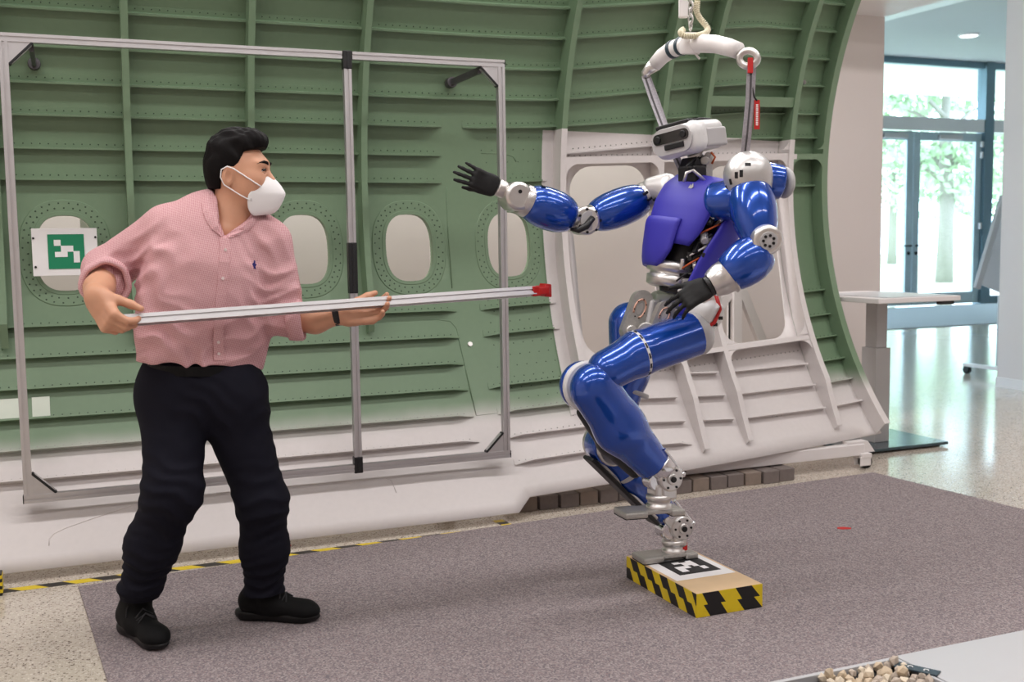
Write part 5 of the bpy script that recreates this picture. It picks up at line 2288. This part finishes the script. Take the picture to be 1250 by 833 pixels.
# near (left) arm
m = MB()
a_, b_ = P(866, 247, 3.25), P(906, 243, 3.15)
barrel(a_, b_, .070, 'shoulder_link', prof=[(0, .75), (.08, .92), (.2, 1), (.8, 1), (.95, .95), (1, .85)])
sh_ = P(913, 214, 3.12)
sdf_obj('shoulder_cap', cut(smin(.03, ell(sh_, (RL, RF, Zv), (.078, .082, .078)), cap(sh_, P(917, 236, 3.12), .07, .066)), P(917, 240, 3.12), (0, 0, -1)), *bounds([sh_, P(917, 240, 3.12)], .11), .005, 'satin', ROB)
tc = unit(CP-sh_)
for px_, py_, hx, hy in ((899, 214, .006, .011), (905, 212, .006, .012), (892, 222, .005, .010), (887, 229, .005, .008), (913, 201, .010, .006)):
    d = ray(px_, py_)
    ts = np.linspace(2.85/d[1], 3.3/d[1], 200)
    sd = smin(.03, ell(sh_, (RL, RF, Zv), (.078, .082, .078)), cap(sh_, P(917, 236, 3.12), .07, .066))(CP+ts[:, None]*d)
    i = int(np.argmax(sd < 0))
    q = CP+d*ts[i]
    nn = unit(q-sh_)
    uu = unit(np.cross(nn, Zv))
    MB().obox(q, (uu, np.cross(nn, uu), nn), (hx, hy, .0022), .001).build('vent_slot', 'dark_mech', ROB)
a_, b_ = P(930, 219, 3.15), P(945, 223, 3.13)
MB().cyl(a_, b_+np.array((.03, .0, 0)), .062, 36, bev=.010).build('shoulder_disc', 'robot_blue', ROB)
MB().cyl(b_+np.array((.03, 0, 0)), b_+np.array((.055, .0, 0)), .055, 36, bev=.014).build('shoulder_cover', 'robot_grey', ROB)
barrel(P(914, 228, 3.11), P(927, 296, 3.02), .080, 'upper_arm', prof=[(0, .74), (.03, .82), (.12, .92), (.3, 1), (.5, .98), (.7, .90), (.88, .76), (.97, .66), (1, .60)])
e_ = P(933, 291, 3.0)
m = MB()
m.cyl(P(926, 288, 3.06), P(938, 294, 2.95), .050, 36, bev=.010)
m.obox(P(924, 296, 3.03), (unit(P(915, 305, 3.05)-e_), RL, Zv), (.045, .035, .03), .014)
eo = part(m, 'elbow', 'silver')
ed = unit(P(938, 294, 2.95)-P(926, 288, 3.06))
MB().cyl(P(938, 294, 2.95), P(938, 294, 2.95)+ed*.004, .030, 28, bev=.001).build('elbow_cover', 'robot_grey', eo)
eu = unit(np.cross(ed, Zv))
ev = np.cross(ed, eu)
for k in range(7):
    q = 2*math.pi*k/7
    c = P(938, 294, 2.95)+ed*.004+.018*(math.cos(q)*eu+math.sin(q)*ev)
    MB().cyl(c, c+ed*.003, .005, 10).build('bolt', 'dark_mech', eo)
barrel(P(936, 302, 3.0), P(890, 336, 3.06), .078, 'forearm', prof=[(0, .45), (.02, .60), (.08, .76), (.2, .90), (.4, 1), (.6, 1), (.8, .94), (.95, .85), (1, .78)])
wd_ = unit(P(862, 352, 3.09)-P(894, 334, 3.06))
w0 = P(893, 334, 3.06)
m = MB()
m.lathe(w0, w0+wd_*.080, [(0, .060), (.08, .066), (.16, .066), (.18, .058), (.55, .056), (.8, .050), (1, .042)], 36)
m.obox(w0+wd_*.045+np.array((0, -.03, .025)), (wd_, unit(np.cross(wd_, Zv)), Zv), (.03, .02, .02), .008)
part(m, 'wrist', 'silver')
m = MB()
m.cyl(w0+wd_*.076, w0+wd_*.096, .036, 26, bev=.004)
part(m, 'wrist_seal', 'black_plastic')
hand_robot(w0+wd_*.092, wd_+np.array((-.1, 0, -.08)), (.1, .70, -.62), -1, .178, ((.25, .35, .25), (.25, .35, .3), (.28, .4, .3), (.3, .45, .3)), .22, (.75, .55, .1, .3), 'black left hand with spread fingers')

# far (right) arm
sr_ = P(806, 230, 3.55)
sdf_obj('shoulder_cap', smin(.03, cap(P(818, 236, 3.52), P(800, 236, 3.58), .060, .056), cap(P(812, 224, 3.53), P(795, 228, 3.57), .036, .030)), *bounds([P(818, 236, 3.52), P(795, 228, 3.58)], .08), .005, 'satin', ROB)
for px_, py_ in ((788, 236), (793, 243), (800, 243)):
    MB().obox(P(px_, py_, 3.525), (unit((.8, .1, .5)), (0, 1, 0), unit((-.5, 0, .8))), (.010, .006, .005), .001).build('vent_slot', 'dark_mech', ROB)
MB().cyl(P(812, 243, 3.52), P(828, 250, 3.46), .052, 30, bev=.008).build('shoulder_link', 'robot_blue', ROB)
MB().lathe(P(795, 238, 3.59), P(783, 243, 3.60), [(0, .056), (.3, .058), (.7, .058), (1, .054)], 34).build('arm_collar', 'silver', ROB)
barrel(P(787, 242, 3.60), P(724, 266, 3.61), .073, 'upper_arm')
er = P(712, 270, 3.61)
m = MB()
m.cyl(er+np.array((.01, .05, 0)), er+np.array((-.01, -.05, 0)), .052, 36, bev=.008)
m.cyl(P(722, 266, 3.61), P(729, 263, 3.61), .048, 28, bev=.004)
m.cyl(P(702, 268, 3.61), P(692, 264, 3.61), .050, 28, bev=.004)
eo = part(m, 'elbow', 'silver')
fd = unit((-.01, -1, 0))
MB().cyl(er+fd*.05, er+fd*.054, .036, 28, bev=.001).build('elbow_cover', 'robot_grey', eo)
for k in range(7):
    q = 2*math.pi*k/7
    c = er+fd*.052+np.array((.043*math.cos(q), 0, .043*math.sin(q)))
    MB().cyl(c, c+fd*.004, .005, 10).build('bolt', 'dark_mech', eo)
m = MB()
m.tube([er+fd*.058+np.array((.01, 0, .01)), er+fd*.066+np.array((-.02, 0, -.02)), er+fd*.06+np.array((-.05, 0, -.035)), er+fd*.04+np.array((-.07, 0, -.03))], [.012, .013, .011, .006], 10)
part(m, 'elbow_hose', 'black_plastic', eo)
barrel(P(697, 265, 3.61), P(643, 246, 3.60), .078, 'forearm')
for t_ in (.3, .5, .68):
    a_, b_ = P(697, 265, 3.61), P(643, 246, 3.60)
    c = b_+(a_-b_)*t_
    up2 = unit(np.array((0, -.45, 1.0)))
    MB().obox(c+up2*.0765, (unit(a_-b_), np.cross(unit(a_-b_), up2), up2), (.008, .006, .0025), .001).build('vent_slot', 'dark_mech', ROB)
wd_ = unit(P(608, 229, 3.60)-P(643, 246, 3.60))
w0 = P(645, 247, 3.60)
m = MB()
m.lathe(w0, w0+wd_*.03, [(0, .058), (.5, .060), (1, .056)], 34)
m.cyl(w0+wd_*.058+np.array((0, .05, -.004)), w0+wd_*.058+np.array((0, -.05, -.004)), .052, 34, bev=.012)
m.obox(w0+wd_*.05, (wd_, (0, 1, 0), np.cross(wd_, (0, 1.0, 0))), (.035, .042, .048), .016)
m.cyl(w0+wd_*.10, w0+wd_*.135, .032, 26, bev=.004)
part(m, 'wrist', 'silver')
MB().cyl(w0+wd_*.058+np.array((0, -.05, .012)), w0+wd_*.058+np.array((0, -.053, .012)), .007, 14).build('bolt', 'dark_mech', ROB)
hand_robot(w0+wd_*.138, wd_+np.array((0, 0, -.05)), (.10, .86, .1), 1, .17, ((.05, .15, .15), (.06, .15, .15), (.08, .18, .15), (.1, .2, .15)), .16, (.85, .35, .45, .5), 'black right hand held out flat')

# ------------------------------------------------------------------ hoist and lifting bar
HO = empty('lifting_bar', tuple(P(843, 55, 3.35)), 'curved white lifting bar with two straps holding the robot', 'lifting bar')
arc = [P(x_, y_, Y_) for x_, y_, Y_ in ((800, 78, 3.545), (808, 69, 3.51), (818, 62, 3.47), (829, 57, 3.42), (842, 54, 3.36), (858, 53, 3.30), (874, 54, 3.25), (890, 58, 3.20), (902, 62, 3.16))]
m = MB()
m.tube(arc, [.027, .029, .030, .031, .032, .032, .031, .030, .028], 18)
MBo = part(m, 'bar', 'white_plastic', HO)
for i0, s in ((2, .35), (3, .25)):
    c = arc[i0]+(arc[i0+1]-arc[i0])*s
    d = unit(arc[i0+1]-arc[i0])
    MB().lathe(c-d*.009, c+d*.009, [(0, .0315), (.1, .0335), (.9, .0335), (1, .0315)], 22).build('band', 'label_blue', HO)
MB().lathe(P(842, 66, 3.36), P(844, 40, 3.35), [(0, .034), (.2, .040), (.6, .038), (.75, .034), (1, .032)], 22).build('clamp', 'white_plastic', HO)
MB().tube([P(847, 64, 3.34), P(850, 67, 3.33), P(854, 72, 3.33)], .004, 6).build('cable_tie', 'white_plastic', HO)
for pts, r_ in (((P(801, 78, 3.545), P(793, 84, 3.57), P(788, 90, 3.58), P(788, 95, 3.58)), [.026, .022, .017, .012]),):
    part(MB().tube(list(pts), r_, 14), 'hook', 'silver', HO)
m = MB()
lp = [P(902, 62, 3.16), P(912, 62, 3.14), P(920, 66, 3.12), P(925, 72, 3.11), P(923, 79, 3.11), P(917, 82, 3.11), P(911, 78, 3.12), P(905, 72, 3.14)]
lp = [P(913.5+11*math.cos(q), 71.5+9.5*math.sin(q), 3.13-.02*math.cos(q)) for q in np.linspace(0, 2*math.pi, 25)[:-1]]
m.tube(lp, .012, 12, closed=True)
part(m, 'hook', 'silver', HO)
wv = CR
m = MB()
m.ribbon([P(787, 92, 3.58), P(797, 122, 3.55), P(812, 162, 3.50), P(834, 212, 3.45), P(838, 222, 3.44)], wv, .026, .003)
m.ribbon([P(791, 92, 3.59), P(803, 124, 3.56), P(816, 162, 3.52), P(836, 214, 3.47)], wv, .016, .003)
m.ribbon([P(787, 92, 3.577), P(797, 122, 3.547), P(812, 162, 3.497), P(834, 212, 3.447)], wv, .006, .003, 1)
part(m, 'strap', ['webbing', 'alu_dark'], HO)
m = MB()
m.ribbon([P(916, 80, 3.11), P(915, 120, 3.11), P(911, 165, 3.11), P(908, 192, 3.12)], wv, [.024, .026, .027, .022], .003)
m.ribbon([P(920, 80, 3.13), P(918, 120, 3.13), P(914, 165, 3.13), P(911, 194, 3.135)], wv, .018, .003)
m.ribbon([P(917, 82, 3.107), P(916, 120, 3.107), P(912, 165, 3.107), P(909, 190, 3.117)], wv, .006, .003, 1)
part(m, 'strap', ['webbing', 'alu_dark'], HO)
MB().obox(P(916, 80, 3.105), (CR, CU, FW), (.009, .026, .004), .002).build('strap_tag', 'red_fabric', HO)
TG = empty('warning_tag', tuple(P(924, 124, 3.10)), 'narrow red fabric tag hanging from the lifting strap', 'tag')
MB().tube([P(918, 100, 3.11), P(919.5, 112, 3.105), P(921, 119, 3.10), P(924, 123, 3.10)], .003, 6).build('cord', 'black_plastic', TG)
c = P(924, 140, 3.10)
tg = MB().obox(c, (CR, Zv, FW), (.0095, .049, .001), .0005).build('ribbon', 'red_fabric', TG)
for k in range(11):
    MB().obox(c+Zv*(.032-k*.0066)-FW*.0013, (CR, Zv, FW), (.0038, .0022, .0003)).build('lettering', 'white_print', tg)

HS_ = empty('hoist', tuple(P(844, 20, 3.35)), 'hoist chain with white coiled cable hanging above the lifting bar', 'hoist')
hx_, hy_, hz_ = P(843, 33, 3.35)
m = MB()
for k in range(84):
    z = hz_+.004+k*.0235
    a = (k % 2)*math.pi/2+.5
    u = np.array((math.cos(a), math.sin(a), 0))
    m.tube([np.array((hx_, hy_, z))+u*.009*math.cos(q)+Zv*.0165*math.sin(q) for q in np.linspace(0, 2*math.pi, 9)[:-1]], .0034, 5, closed=True)
m.build('chain', 'silver', HS_)
MB().obox((hx_-.03, hy_, hz_+.075), (CR, Zv, FW), (.016, .045, .010), .004).build('tag_plate', 'white_plastic', HS_)
MB().box((hx_-.16, hy_-.10, 4.40), (hx_+.16, hy_+.10, 4.6), .02).build('hoist_body', 'white_lacquer', HS_)
pts = []
base = [P(852, -30, 3.37), P(849, 5, 3.36), P(853, 20, 3.35), P(860, 29, 3.34), P(864, 36, 3.33), P(860, 41, 3.31), P(848, 44, 3.30), P(836, 44, 3.31), P(831, 40, 3.33), P(834, 36, 3.36)]
base = [np.array((hx_+.03, hy_, 4.42)), np.array((hx_+.035, hy_, 3.4))]+base
m = MB()
# smooth the path, then wind a fine helix for the coils
ss = []
for i in range(len(base)-1):
    p0, p1, p2, p3 = base[max(i-1, 0)], base[i], base[i+1], base[min(i+2, len(base)-1)]
    for t_ in np.linspace(0, 1, 10)[:-1]:
        ss.append(.5*((2*p1)+(-p0+p2)*t_+(2*p0-5*p1+4*p2-p3)*t_**2+(-p0+3*p1-3*p2+p3)*t_**3))
ss = np.array(ss[18:])
m.tube(list(ss), .0055, 8)
L = np.r_[0, np.cumsum(np.linalg.norm(np.diff(ss, axis=0), axis=1))]
N_ = 900
hel = []
for k in range(N_):
    s = L[-1]*k/(N_-1)
    p = np.array([np.interp(s, L, ss[:, i]) for i in range(3)])
    p2 = np.array([np.interp(min(s+.002, L[-1]), L, ss[:, i]) for i in range(3)])
    p1_ = np.array([np.interp(max(s-.002, 0), L, ss[:, i]) for i in range(3)])
    t_ = unit(p2-p1_+1e-9)
    u = unit(np.cross(t_, (.3, .9, .2)))
    v = np.cross(t_, u)
    q = s/.007*2*math.pi
    hel.append(p+.0085*(math.cos(q)*u+math.sin(q)*v))
m.tube(hel, .0028, 5)
m.build('coiled_cable', 'offwhite_cable', HS_)
